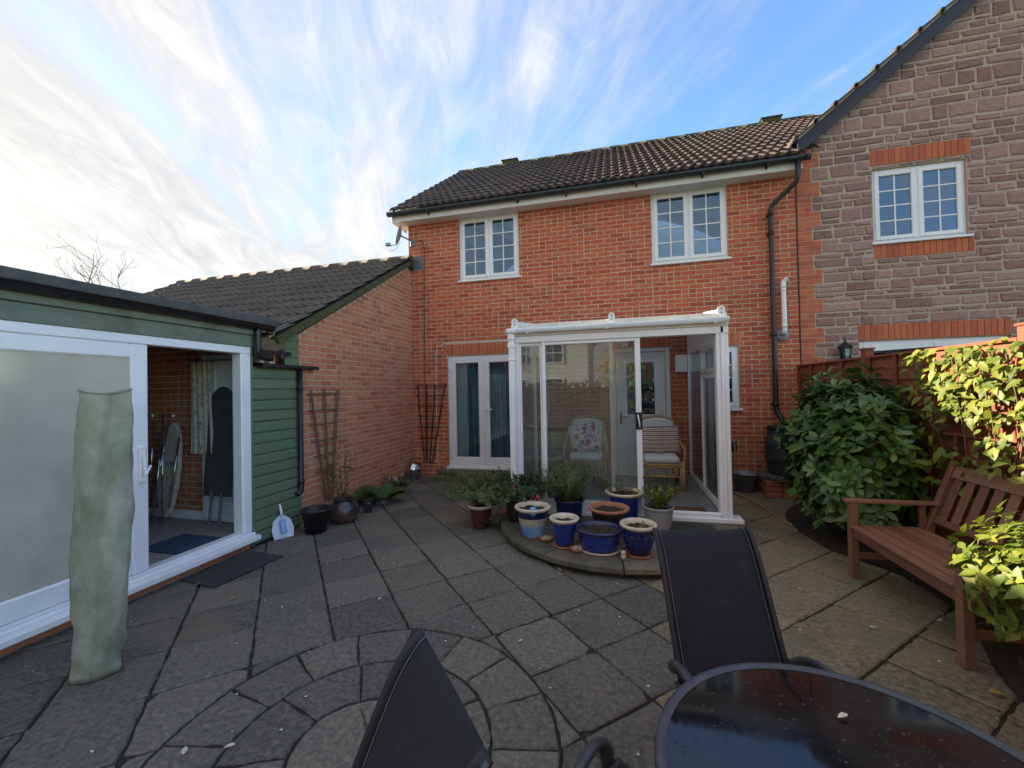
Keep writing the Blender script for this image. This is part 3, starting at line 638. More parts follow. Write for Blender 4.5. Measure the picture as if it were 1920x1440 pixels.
b = MB(); slab_wall(b, 2.78, NX1, -.04, 5.2, [NW, ND], HY-.002, HY+.2); b.add([(2.85, HY-.002, 5.2), (NX1, HY-.002, 5.2), (NX1, HY-.002, 5.28+.81*(NX1-2.95)), (2.85, HY+.2, 5.2), (NX1, HY+.2, 5.2), (NX1, HY+.2, 5.28+.81*(NX1-2.95))], [(0, 1, 2), (5, 4, 3), (0, 2, 5, 3)]); b.build('wall', M['mortar2'], nb)
m = MB(); m.box(2.779, 2.793, HY-.004, HY+.02, 0, 4.9); m.build('movement_joint', M['wooddark'], nb)
for a, c, z0, z1 in N_AR: soldiers(a, c, z0, z1, nb, M['arch'], HY-.012)
nwf = casement(nb, *NW, HY+.035, [(3.81, 4.355), (4.355, 4.90)], 2, 4)
m = MB()
for k in range(34): m.box(3.83, 4.88, HY+.13, HY+.134, 3.76+k*.03, 3.783+k*.03)
m.build('venetian_blind', M['blind'], nwf)
fb = MB(); rect_frame(fb, *ND, HY+.03, HY+.1, .06); fb.bbox(4.43, 4.49, HY+.03, HY+.1, .1, 2.2, .004); nd = fb.build('patio_door', M['white'], nb)
for a, c in ((3.62, 4.43), (4.49, 5.30)):
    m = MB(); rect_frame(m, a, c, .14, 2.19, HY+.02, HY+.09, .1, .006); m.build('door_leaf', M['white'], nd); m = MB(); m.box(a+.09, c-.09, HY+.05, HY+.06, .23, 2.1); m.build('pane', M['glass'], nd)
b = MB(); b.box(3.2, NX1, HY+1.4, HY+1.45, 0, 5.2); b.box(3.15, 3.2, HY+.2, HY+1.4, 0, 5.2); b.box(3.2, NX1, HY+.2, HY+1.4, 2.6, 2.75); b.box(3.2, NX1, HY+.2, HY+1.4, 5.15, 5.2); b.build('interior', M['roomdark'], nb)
# bargeboard, verge and roof
def along(x, dz, y): return (x, y, 5.28+.81*(x-2.95)+dz)
b = MB(); x0, x1 = 2.78, NX1
for (ya, yb, d0, d1, nm, mm) in ((HY-.13, HY-.105, -.02, .2, 'bargeboard', 'barge'), (HY-.105, HY+.02, .0, .02, 'barge_soffit', 'barge'), (HY-.15, 14, .205, .235, 'roof_slope', 'tile')):
    m = MB(); m.add([along(x0, d0, ya), along(x1, d0, ya), along(x1, d1, ya), along(x0, d1, ya), along(x0, d0, yb), along(x1, d0, yb), along(x1, d1, yb), along(x0, d1, yb)], [(0, 1, 2, 3), (4, 7, 6, 5), (0, 4, 5, 1), (3, 2, 6, 7), (0, 3, 7, 4), (1, 5, 6, 2)]); m.build(nm, M[mm], nb)
m = MB(); m.add([along(x0-.03, .2, HY-.17), along(x1, .2, HY-.17), along(x1, .245, HY-.17), along(x0-.03, .245, HY-.17), along(x0-.03, .2, HY+.1), along(x1, .2, HY+.1), along(x1, .245, HY+.1), along(x0-.03, .245, HY+.1)], [(0, 1, 2, 3), (4, 7, 6, 5), (0, 4, 5, 1), (3, 2, 6, 7), (0, 3, 7, 4), (1, 5, 6, 2)]); m.build('verge_mortar', M['mortar2'], nb)
for k in range(20):
    x = 2.72+k*.265
    if x > NX1: break
    m = MB(); a = math.atan(.81); mx = Matrix.Translation(along(x, .235, HY-.2)) @ Matrix.Rotation(-a, 4, 'Y'); m.bbox(0, .39, 0, .32, .004, .028, .004, mx=mx @ Matrix.Rotation(-.05, 4, 'Y').inverted()); m.lathe([(.001, 0), (.04, 0), (.045, .32), (.001, .32)], 10, mx=mx @ Matrix.Translation((.03, 0, .01)) @ Matrix.Rotation(-math.pi/2, 4, 'X')); m.build('verge_tile', M['tile2'], nb)
# ================================================================ GARAGE
GX = -3.80; ROT90 = R_(90); GMX = Matrix.Translation((GX, 0, 0)) @ Matrix.Rotation(ROT90, 4, 'Z')
garage = thing('brick_garage', 'brick garage with a low tiled roof joined to the house corner', 'garage')
def g_slope(zb):
    lo = max(4.285, 3.84+(zb-2.13)/.575); hi = min(7.243, 7.1+(4.03-zb)/.575); return lo, hi
gb = fill_rows(4.285, 7.243, 0, 4.0, [], .04, .14, g_slope)
lay(gb, garage, M['brick2'], brick_meshes(M['brick2'], 'brick', .216, .066), .216, .066, 'brick', 0, lambda a, c, z0, z1: math.hypot(3.8, (a+c)/2)-(c-a)*3+(3 if z0 < .3 else 0), 300, GMX, (0, 0, ROT90))
b = MB(); b.add([(GX-d, y, z) for d in (.0045, .2) for y, z in ((4.285, -.04), (7.25, -.04), (7.25, 3.92), (7.1, 4.0), (4.285, 2.36))], [(0, 1, 2, 3, 4), (9, 8, 7, 6, 5)]+[(i, i+5, (i+1) % 5+5, (i+1) % 5) for i in range(5)]); b.build('wall', M['mortarg'], garage)
b = MB(); b.box(-9.3, GX-.2, 7.26, 7.4, 0, 3.9); b.box(-9.35, -9.2, 4.3, 7.3, 0, 3.0); b.build('rear_wall', M['brick2'], garage)
GPI = math.atan(.575); tg = tile_meshes(M['tile2'], 'roof_tile', .026, True); gc_, gs_ = math.cos(GPI), math.sin(GPI)
for r in range(11):
    y, z = 3.84+r*.345*gc_, 2.285+r*.345*gs_
    for c in range(19): inst('roof_tile', random.choice(tg), garage, (-3.735-.3*(c+1), y, z+random.uniform(-.002, .002)), (GPI+random.uniform(-.006, .006), 0, 0))
yr, zr = 3.84+11*.345*gc_, 2.285+11*.345*gs_
b = MB(); b.add([(-9.4, 3.87, 2.26), (-3.76, 3.87, 2.26), (-3.76, yr, zr-.04), (-9.4, yr, zr-.04), (-9.4, yr+2.5, zr-1.5), (-3.86, yr+2.5, zr-1.5), (-3.86, yr, zr-.04)], [(0, 1, 2, 3), (3, 6, 5, 4)]); b.build('roof_deck', M['felt'], garage)
for k in range(13):
    x = -3.735-k*.44; m = MB(); m.add([(x-(.435 if e else 0), yr+.12*math.cos(t), zr-.03+.09*math.sin(t)) for e in (0, 1) for t in [math.pi*i/8 for i in range(9)]], [(i, i+1, i+10, i+9) for i in range(8)]+[tuple(range(9)), tuple(range(17, 8, -1))], None, True); m.build('ridge_tile', M['tile2'], garage)
m = MB(); m.bar((-3.775, 3.9, 2.245), (-3.775, yr+.02, zr-.07), .07, .085); m.bar((-3.775, yr+.02, zr-.07), (-3.775, yr+.15, zr-.17), .07, .085); m.build('verge', M['moss'], garage)
m = MB(); m.box(-3.76, -3.56, HY-.006, HY-.002, 3.98, 4.24); m.build('lead_flashing', M['lead'], garage)
# front of the garage, seen through the garden room: brick with a white door
gf = [q for q in fill_rows(-8.0, -3.95, .15, 2.3, [(-4.74, -3.9, .1, 2.1)], 0, .1)]
st = MB()
for a, c, z0, z1 in gf: st.brick(a, c, z0, z1, 3.87, .05, .003, .001)
st.build('front_brickwork', M['brick2'], garage, kind='stuff')
b = MB(); b.box(-8, -3.84, 3.876, 3.96, 0, 2.36); b.build('front_wall', M['mortar'], garage)
fb = MB(); rect_frame(fb, -4.74, -3.90, .16, 2.1, 3.80, 3.87, .06); gd = fb.build('side_door', M['doorwhite'], garage)
m = MB(); rect_frame(m, -4.68, -3.96, .2, 2.04, 3.815, 3.862, .12, .004, .2); m.box(-4.56, -4.08, 3.832, 3.85, .38, 1.92); m.bbox(-4.48, -4.16, 3.822, 3.84, .48, .85, .005); m.build('door_leaf', M['doorwhite'], gd)
# ================================================================ GARDEN ROOM (left)
gr = thing('garden_room', 'green timber garden room with wide white sliding glass doors', 'garden room', (GX, 0, 0), ROT90)
XA, XB = .55, 3.575
fb = MB(); fb.bbox(XA, XB, -.02, .10, 2.06, 2.135, .006); fb.bbox(3.455, XB, -.015, .10, .185, 2.06, .006); fb.bbox(3.475, 3.50, -.03, .0, .185, 2.06, .004); fb.bbox(XA, XA+.08, -.015, .1, .185, 2.06, .006); fb.build('door_frame', M['white'], gr)
for y0, y1, z0, z1 in ((-.105, .1, .085, .135), (-.03, .10, .135, .16), (-.005, .1, .16, .187)): m = MB(); m.bbox(XA, XB+.03, y0, y1, z0, z1, .006); m.build('sill', M['white'], gr)
m = MB(); rect_frame(m, 1.16, 2.585, .19, 2.065, -.012, .035, .125, .012, .15); sd = m.build('sliding_door', M['white'], gr)
m = MB(); m.box(1.28, 2.465, .006, .018, .335, 1.945); m.build('misted_pane', M['frost'], sd)
m = MB(); m.bbox(2.50, 2.55, -.035, -.012, .92, 1.22, .008); m.bar((2.525, -.06, .98), (2.555, -.075, 1.06), .016, bev=.003); m.bar((2.525, -.035, 1.17), (2.525, -.06, .98), .02, bev=.004); m.build('handle', M['white'], sd)
m = MB(); m.box(2.515, 2.535, -.038, -.034, 1.09, 1.12); m.build('lock', M['black'], sd)
m = MB(); rect_frame(m, .62, 2.36, .19, 2.065, .05, .095, .11, .01, .14); fx = m.build('fixed_door', M['white'], gr)
m = MB(); m.box(.73, 2.25, .066, .076, .33, 1.95); m.build('misted_pane', M['frost'], fx)
m = MB()
for k in range(14): x = XA+k*.225; m.brick(x, min(x+.216, XB), -.005, .078, .01, .1)
m.build('plinth_bricks', M['brick2'], gr, kind='stuff')
m = MB(); m.box(XA, XB, .02, .15, -.05, .085); m.build('plinth', M['mortar'], gr)
m = MB(); m.bbox(XA-.3, 3.66, -.03, .0, 2.135, 2.262, .004); m.build('fascia', M['greendark'], gr)
m = MB(); m.bbox(XA-.3, 3.66, -.055, -.0, 2.264, 2.36, .004); m.build('upper_fascia', M['greendark'], gr)
m = MB(); m.box(XA-.3, 3.80, -.14, 3.2, 2.40, 2.425); m.bbox(XA-.3, 3.80, -.165, -.13, 2.375, 2.45, .006); m.bbox(3.77, 3.805, -.13, 3.2, 2.375, 2.45, .006); m.build('roof', M['felt'], gr)
m = MB(); n0 = len(m.v); gutter(m, XA-.3, 3.79, -.085, 2.375, .05); m.build('gutter', M['black'], gr)
m = MB(); m.tube(smooth_path([(3.60, -.085, 2.34), (3.60, -.085, 2.12), (3.615, -.075, 2.06), (3.68, -.06, 2.035), (3.82, -.05, 2.03)], 5), .034, 12); m.build('downpipe', M['black'], gr)
m = MB(); m.tube([(4.24, -.05, 1.93), (4.24, -.05, .46), (4.22, -.05, .43), (4.17, -.05, .42)], .031, 12); m.build('downpipe', M['black'], gr)
for z in (.55, 1.7): m = MB(); m.tube([(4.24, -.05, z-.02), (4.24, -.05, z+.02)], .038, 12); m.build('pipe_clip', M['black'], gr)
m = MB(); m.tube([(3.98, -.03, 2.14), (3.98, -.03, 1.98)], .032, 10); m.build('downpipe', M['black'], gr)
m = MB(); m.box(3.70, 4.06, -.02, .02, 2.10, 2.25); m.build('eave_board', M['wood'], gr)
m = MB(); m.box(3.68, 4.10, -.06, -.02, 2.08, 2.12); m.build('gutter_end', M['black'], gr)
m = MB(); vs, fs_ = [], []
for i in range(40):
    y = 3.62+i*.0225
    for d in (.3, -.12): vs.append((y, d, 1.96+.008*math.sin(i*1.9)+(.03 if d > 0 else 0)))
for i in range(39): fs_.append((2*i, 2*i+1, 2*i+3, 2*i+2))
o = len(vs); vs += [(a, c, z-.028) for a, c, z in vs]; fs_ += [(2*i+o, 2*i+2+o, 2*i+3+o, 2*i+1+o) for i in range(39)]+[(2*i+1, 2*i+1+o, 2*i+3+o, 2*i+3) for i in range(39)]
m.add(vs, fs_); m.build('corrugated_roof', M['black'], gr)
for k in range(16):
    z = .015+k*.119; m = MB(); m.add([(3.58, -.004, z), (4.285, -.004, z), (4.285, .004, z+.119), (3.58, .004, z+.119), (3.58, .03, z), (4.285, .03, z), (4.285, .03, z+.119), (3.58, .03, z+.119), (3.58, -.016, z+.018), (4.285, -.016, z+.018), (3.58, -.012, z+.098), (4.285, -.012, z+.098)], [(0, 1, 9, 8), (8, 9, 11, 10), (10, 11, 2, 3), (3, 2, 6, 7), (0, 4, 5, 1), (0, 8, 10, 3, 7, 4), (1, 5, 6, 2, 11, 9)]); m.build('cladding_board', M['green'], gr)
for k in range(4): m = MB(); z = 1.97+k*.1; m.bbox(4.06, 4.283, .0, .02, z, z+.097, .004); m.build('cladding_board', M['green'], gr)
m = MB(); m.box(3.6, 4.28, .03, .06, 0, 1.94); m.box(3.70, 4.07, .16, .2, 1.9, 2.5); m.build('back_board', M['greendark'], gr)
m = MB(); m.bbox(3.575, 3.60, -.02, .05, .0, 2.135, .004); m.build('corner_trim', M['green'], gr)
# inside
m = MB(); m.box(XA-.3, 3.87, .1, 3.1, .09, .15); m.build('carpet', M['carpet'], gr)
m = MB(); m.box(XA-.3, 3.87, .05, 3.1, 2.33, 2.36); m.box(XA-.32, XA-.3, .0, 3.1, .1, 2.36); m.box(XA-.3, 3.87, 3.1, 3.14, .1, 2.36); m.build('lining', M['roomwall'], gr)
m = MB(); m.bbox(3.05, 4.19, .95, 3.0, .15, .26, .005); m.v = [v for v in m.v]; m = MB(); m.bbox(3.845, 3.865, .95, 3.0, .15, .25, .004); m.build('skirting', M['white'], gr)
# things kept inside the garden room
o = MB(); o.box(-4.5, -3.95, 2.95, 3.4, .152, .16); tag(o.build('floor_mat', M['matblue']), 'blue mat on the carpet inside the sliding doors', 'mat')
ib = thing('ironing_board', 'dark grey ironing board leaning on the white inner door', 'ironing board', (-4.43, 3.70, .15))
m = MB(); pts = [(-.19, .33), (.19, .33)]+[(.19*math.cos(t)*(1 if math.sin(t) < .99 else 1), 1.3+.28*math.sin(t)) for t in [math.pi*k/14 for k in range(15)]]
m.prism(pts, -.015, .015, bev=.008, mx=Matrix.Rotation(R_(86), 4, 'X')); m.build('cover', M['darkcloth'], ib)
for s in (-.07, .07): m = MB(); m.bar((s, -.02, 0), (s, .03, .45), .022); m.build('leg', M['grey'], ib)
cl = MB(); drape(cl, -4.85, -4.56, .95, 2.02, 3.76, 4, .025, .05); tag(cl.build('curtain', M['lace']), 'cream patterned curtain hanging beside the inner white door', 'curtain')
pole = MB(); pole.tube([(-4.9, 3.76, 2.03), (-3.95, 3.76, 2.03)], .012, 8); tag(pole.build('curtain_pole', M['grey']), 'thin pole holding the patterned curtain', 'curtain pole')
af = thing('folding_airer', 'folded metal airer with pale cover leaning on the inner brick wall', 'airer', (-5.12, 3.65, .15))
m = MB(); pts = [(.15*math.cos(t), .62+.55*math.sin(t)) for t in [2*math.pi*k/22 for k in range(22)]]; m.prism(pts, -.02, .02, bev=.01, mx=Matrix.Rotation(R_(84), 4, 'X')); m.build('board', M['lace'], af)
for a, c in (((-.12, -.08, .0), (.02, .05, 1.2)), ((.0, -.12, .0), (-.05, .02, 1.1)), ((.08, -.08, .0), (-.08, .05, 1.28)), ((-.16, -.05, .3), (-.22, .05, 1.2)), ((.14, -.05, .2), (.17, .05, 1.0))): m = MB(); m.tube([a, c], .009, 8); m.build('tube', M['steel'], af)
for x in (-.2, .12): m = MB(); m.lathe([(.001, -.02), (.02, 0), (.001, .02)], 10, (x, .02, 1.25)); m.build('knob', M['white'], af)
bag = MB(); bag.lathe([(.001, 0), (.3, .02), (.34, .35), (.33, .6), (.2, .72), (.05, .75), (.001, .75)], 14, (-5.75, 3.4, .15)); bag.v = [(x+random.uniform(-.03, .03), y+random.uniform(-.03, .03), z) for x, y, z in bag.v]; tag(bag.build('storage_sack', M['darkcloth']), 'bulging dark sack standing inside by the brick wall', 'sack')
pl = MB(); pl.lathe([(.001, 0), (.2, .01), (.22, .06), (.1, .12), (.001, .13)], 12, (-5.6, 3.3, .9)); pl.v = [(x+random.uniform(-.03, .03), y+random.uniform(-.03, .03), z+random.uniform(-.015, .015)) for x, y, z in pl.v]; tag(pl.build('plastic_bag', M['clear']), 'crumpled clear plastic bag lying on the dark sack', 'bag')
# ================================================================ FENCE (right)
FXX = 2.75
def fence_panel(y0, y1, label):
    t = thing('lap_fence', label, 'fence', (FXX, y0, 0), 0, 'lap fences along the garden'); L = y1-y0
    for k in range(15):
        z = .06+k*.122; m = MB(); m.add([(-.012, 0, z), (-.012, L, z), (.004, L, z+.15), (.004, 0, z+.15), (-.003, 0, z), (-.003, L, z), (.012, L, z+.15), (.012, 0, z+.15)], [(0, 3, 2, 1), (4, 5, 6, 7), (0, 1, 5, 4), (3, 7, 6, 2), (0, 4, 7, 3), (1, 2, 6, 5)])
        m.v = [(x+.0025*math.sin(y*9+k*2), y, z_+.003*math.sin(y*5+k)) for x, y, z_ in m.v]; m.build('board', M['fence'], t)
    n = 5
    for k in range(n): y = .02+(L-.04)*k/(n-1); m = MB(); m.bbox(-.036, -.014, y-.02, y+.02, .05, 1.885, .003); m.build('batten', M['fence'], t)
    m = MB(); m.bbox(-.04, .02, 0, L, 1.89, 1.915, .003); m.build('capping', M['fence'], t)
    return t
fence_panel(5.52, 7.22, 'brown lap fence panel between the house wall and the first post, above the glossy shrub')
fence_panel(3.63, 5.40, 'brown lap fence panel behind the bench, hung with trellis and climber')
fence_panel(1.74, 3.52, 'brown lap fence panel behind the lime green bush')
fence_panel(-.15, 1.63, 'brown lap fence panel past the lime green bush')
for y, lb in ((5.46, 'brown fence post rising above the glossy shrub'), (3.575, 'brown fence post behind the climber'), (1.685, 'brown fence post past the lime green bush')):
    t = thing('fence_post', lb, 'post', (FXX, y, 0)); m = MB(); m.bbox(-.045, .045, -.045, .045, -.05, 1.99, .005); m.build('post', M['fence'], t); m = MB(); m.bbox(-.055, .055, -.055, .055, 1.99, 2.01, .004); m.build('cap', M['fence'], t)
# neighbour's lean-to roof edge behind the fence
lt = thing('lean_to_canopy', 'dark corrugated canopy edge behind the fence', 'canopy', (3.75, 6.0, 0)); m = MB(); vs, fs_ = [], []
for i in range(60):
    for d in (0, 1): vs.append((-.1+.9*i/59, -.1+1.25*d, 2.02+.05*d+.012*math.sin(i*1.5)))
fs_ = [(2*i, 2*i+2, 2*i+3, 2*i+1) for i in range(59)]; m.add(vs, fs_); m.build('sheet', M['felt'], lt)
for x in (-.05, .75): m = MB(); m.bar((x, .02, -.05), (x, .02, 2.0), .06); m.build('post', M['wooddark'], lt)
# wall lantern on the stone house
p = wy(1585, 662, 7.12)
la = thing('wall_lantern', 'black wall lantern on the stone house beside its patio doors', 'lantern', (p.x, 7.12, p.z-.16))
m = MB(); m.lathe([(.001, .40), (.008, .39), (.012, .345), (.02, .335), (.03, .31), (.10, .255), (.115, .245), (.105, .24), (.001, .24)], 6, smooth=False); m.build('roof', M['black'], la)
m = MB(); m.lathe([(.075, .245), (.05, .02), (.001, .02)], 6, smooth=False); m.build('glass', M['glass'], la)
for k in range(6): t = k*math.pi/3; m = MB(); m.tube([(.08*math.cos(t), .08*math.sin(t), .245), (.053*math.cos(t), .053*math.sin(t), .015)], .006, 6); m.build('bar', M['black'], la)
m = MB(); m.lathe([(.001, -.03), (.03, -.02), (.058, .0), (.058, .02), (.001, .02)], 6, smooth=False); m.tube([(0, 0, -.01), (0, .07, -.05), (0, .13, -.02)], .012, 8); m.bbox(-.04, .04, .115, .128, -.12, .08, .004); m.build('bracket', M['black'], la)
m = MB(); m.tube([(0, 0, .03), (0, 0, .14)], .014, 8); m.build('bulb', M['white'], la)
# ================================================================ CONSERVATORY
co = thing('conservatory', 'white framed lean-to glass conservatory with its sliding door open', 'conservatory')
W_ = M['white']
def cpart(name, m_, *boxes, bev=.006, par=None):
    m = MB()
    for bx in boxes: m.bbox(*bx, bev)
    return m.build(name, m_, par or co)
cpart('sill', W_, (-1.34, 1.325, 4.965, 5.16, .1, .15))
cpart('track', W_, (-1.25, 1.12, 5.01, 5.12, .15, .178), (-1.25, 1.12, 5.0, 5.012, .178, .195), (-1.25, 1.12, 5.055, 5.066, .178, .195))
cpart('corner_post', W_, (1.095, 1.14, 5.01, 5.12, .15, 2.285), (1.14, 1.175, 5.0, 5.115, .15, 2.285), (1.175, 1.225, 5.015, 5.12, .15, 2.285))
cpart('corner_post', W_, (-1.235, -1.17, 5.01, 5.12, .15, 2.285))
cpart('header', W_, (-1.235, 1.225, 5.0, 5.12, 2.205, 2.285))
cpart('eaves_beam', M['cream'], (-1.25, 1.225, 4.995, 5.14, 2.287, 2.345))
cpart('roof_edge', M['cream'], (-1.25, 1.205, 4.955, 5.02, 2.372, 2.43))
m = MB(); gutter(m, -1.30, 1.215, 4.945, 2.375, .046); m.build('gutter', W_, co)
for x in (-1.0, -.05, 1.12): m = MB(); gutter(m, x-.05, x+.05, 4.945, 2.377, .051); m.bbox(x-.055, x-.035, 4.89, 5.0, 2.31, 2.325, .003); m.build('gutter_bracket', W_, co)
m = MB(); m.bbox(-1.31, -1.18, 4.89, 4.995, 2.315, 2.38, .02); m.bbox(-1.29, -1.205, 4.905, 4.985, 2.23, 2.315, .015); m.bbox(-1.28, -1.215, 4.91, 4.975, .2, 2.23, .006); m.bbox(-1.29, -1.205, 4.903, 4.982, 2.14, 2.195, .005); m.bbox(-1.29, -1.205, 4.903, 4.982, 1.98, 2.01, .005); m.build('downpipe', W_, co)
for x in (-1.20, -.03, 1.145):
    m = MB(); m.bar((x, 4.97, 2.44), (x, HY-.005, 2.75), .07, .05, bev=.006); m.build('rafter', W_, co)
    m = MB(); m.prism([(x-.038, 2.38), (x+.038, 2.38), (x+.038, 2.465)]+[(x+.038*math.cos(t), 2.465+.038*math.sin(t)) for t in [math.pi*k/8 for k in range(1, 8)]]+[(x-.038, 2.465)], 0, .03, mx=Matrix(((1, 0, 0, 0), (0, 0, -1, 4.965), (0, 1, 0, 0), (0, 0, 0, 1)))); rc = m.build('rafter_cap', W_, co)
    for z in (2.425, 2.468): m = MB(); m.lathe([(.001, 0), (.009, 0), (.009, .004)], 8, mx=Matrix.Translation((x, 4.933, z)) @ Matrix.Rotation(R_(90), 4, 'X')); m.build('screw', M['grey'], rc)
MATS.pop('x', None); M['poly'] = glass('roof_sheet', (.93, .95, .96), 1.45, film=.2, filmcol=(.7, .72, .72), rough=.1)
for a, c in ((-1.165, -.065), (.005, 1.11)): m = MB(); m.add([(a, 4.98, 2.415), (c, 4.98, 2.415), (c, HY-.004, 2.72), (a, HY-.004, 2.72), (a, 4.98, 2.431), (c, 4.98, 2.431), (c, HY-.004, 2.736), (a, HY-.004, 2.736)], [(0, 3, 2, 1), (4, 5, 6, 7), (0, 1, 5, 4), (2, 3, 7, 6), (0, 4, 7, 3), (1, 2, 6, 5)]); m.build('roof_sheet', M['poly'], co)
# front glazing
fx = cpart('fixed_light', W_, (-1.17, -1.15, 5.04, 5.09, .178, 2.205), (-.915, -.89, 5.04, 5.09, .178, 2.205), (-1.15, -.915, 5.041, 5.09, 2.165, 2.205), (-1.15, -.915, 5.041, 5.09, .178, .25))
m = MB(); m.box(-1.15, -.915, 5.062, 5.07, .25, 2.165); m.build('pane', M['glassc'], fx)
fx = cpart('fixed_door', W_, (-.89, -.845, 5.07, 5.11, .18, 2.204), (-.075, -.03, 5.07, 5.11, .18, 2.204), (-.845, -.075, 5.071, 5.11, 2.165, 2.204), (-.845, -.075, 5.071, 5.11, .18, .27))
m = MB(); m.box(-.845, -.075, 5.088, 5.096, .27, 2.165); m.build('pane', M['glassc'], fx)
fx = cpart('sliding_door', W_, (-.885, -.84, 5.015, 5.055, .18, 2.204), (.222, .285, 5.015, 5.055, .18, 2.204), (-.84, .222, 5.016, 5.055, 2.165, 2.204), (-.84, .222, 5.016, 5.055, .18, .27))
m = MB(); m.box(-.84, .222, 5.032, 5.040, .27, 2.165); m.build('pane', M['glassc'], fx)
m = MB(); m.bbox(.212, .29, 4.998, 5.014, 1.13, 1.33, .006); m.build('handle_plate', M['black'], fx)
m = MB(); m.tube(smooth_path([(.24, 4.995, 1.30), (.245, 4.97, 1.27), (.255, 4.965, 1.2), (.26, 4.985, 1.16)], 4), .008, 8); m.build('handle', W_, fx)
# side walls (glazed)
for X, s in ((-1.205, -1), (1.17, 1)):
    def sp(y0, y1, z0, z1, w=.05): return (X-w/2, X+w/2, y0, y1, z0, z1)
    sw = cpart('side_frame', W_, sp(5.12, 7.245, .15, .235), sp(5.12, 7.245, 2.14, 2.22), sp(5.121, 5.175, .235, 2.14), sp(6.15, 6.21, .235, 2.14), sp(7.19, 7.245, .235, 2.14), sp(5.175, 6.15, 1.72, 1.78))
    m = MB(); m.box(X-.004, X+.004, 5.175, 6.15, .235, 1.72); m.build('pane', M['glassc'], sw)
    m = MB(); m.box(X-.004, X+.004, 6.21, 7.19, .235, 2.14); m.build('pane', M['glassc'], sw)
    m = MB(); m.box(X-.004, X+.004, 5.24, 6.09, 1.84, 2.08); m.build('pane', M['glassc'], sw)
    cpart('fanlight', M['cream'], sp(5.18, 6.145, 1.785, 1.84, .07), sp(5.18, 6.145, 2.08, 2.135, .07), sp(5.18, 5.24, 1.84, 2.08, .068), sp(6.09, 6.145, 1.84, 2.08, .068), bev=.004, par=sw)
    m = MB(); m.add([(X-.02, 5.12, 2.22), (X-.02, 7.245, 2.22), (X-.02, 7.245, 2.715), (X-.02, 5.12, 2.425), (X+.02, 5.12, 2.22), (X+.02, 7.245, 2.22), (X+.02, 7.245, 2.715), (X+.02, 5.12, 2.425)], [(0, 1, 2, 3), (7, 6, 5, 4), (0, 4, 5, 1), (1, 5, 6, 2), (2, 6, 7, 3), (3, 7, 4, 0)]); m.build('infill_panel', W_, co)
m = MB(); m.box(-1.18, 1.145, 5.122, 7.24, .1, .138); m.build('floor', M['floor'], co)
# ================================================================ PLANT HELPERS
def leaf_unit(L=1.0, W=.36, droop=.22, fold=.10, r=.5, tipw=.7):
    m = MB(); P = lambda t, s: (s, t*L, -droop*L*t*t+abs(s)*fold*2)
    w1, w2 = W*.5, W*.5*tipw
    vs = [P(0, 0), P(.33, -w1), P(.36, 0), P(.33, w1), P(.7, -w2), P(.72, 0), P(.7, w2), P(1, 0)]
    m.add(vs, [(0, 2, 1), (0, 3, 2), (1, 2, 5, 4), (2, 3, 6, 5), (4, 5, 7), (5, 6, 7)], r, True); return m
def leaf_set(name, m, L, W, droop, fold, n=8, tipw=.7):
    return [leaf_unit(L, W*random.uniform(.85, 1.15), droop*random.uniform(.3, 1.7), fold, (k+.5)/n, tipw).mesh(name, m) for k in range(n)]
def orient(p, d, n, s):
    d = d.normalized(); x = d.cross(n)
    x = x.normalized() if x.length > 1e-4 else d.orthogonal().normalized(); z = x.cross(d)
    mx = Matrix((x, d, z)).transposed().to_4x4(); mx.translation = p; return mx @ Matrix.Scale(s, 4)
def foliage(parent, mats_leaf, L, limit, m, name='leaf', stuff='crown'):
    """L: list of leaf matrices; the ones nearest the viewer become leaves of their own"""
    rk = sorted(L, key=lambda q: (q.translation-CAM).length); st = MB()
    for i, q in enumerate(rk):
        me = random.choice(mats_leaf)
        if i < limit:
            o = bpy.data.objects.new(name, me); COL.objects.link(o); o.parent = parent; lo, ro, scl = (parent.matrix_basis.inverted() @ q).decompose(); o.location = lo; o.rotation_euler = ro.to_euler(); o.scale = scl
        else: st.add([v.co for v in me.vertices], [tuple(p.vertices) for p in me.polygons], random.random(), True, parent.matrix_basis.inverted() @ q)
    if st.v: st.build(stuff, m, parent, kind='stuff')
def rnd_dir():
    while True:
        v = Vector((random.uniform(-1, 1), random.uniform(-1, 1), random.uniform(-1, 1)))
        if .05 < v.length < 1: return v.normalized()
def whorl(p, out, n, L, s0, s1, spread=.9):
    a0 = random.uniform(0, 6.28); x = out.orthogonal().normalized(); y = out.cross(x)
    for k in range(n):
        a = a0+2*math.pi*k/n+random.uniform(-.3, .3); d = (x*math.cos(a)+y*math.sin(a))*spread+out*random.uniform(.15, .9); L.append(orient(p+out*random.uniform(-.02, .02), d, out, random.uniform(s0, s1)))
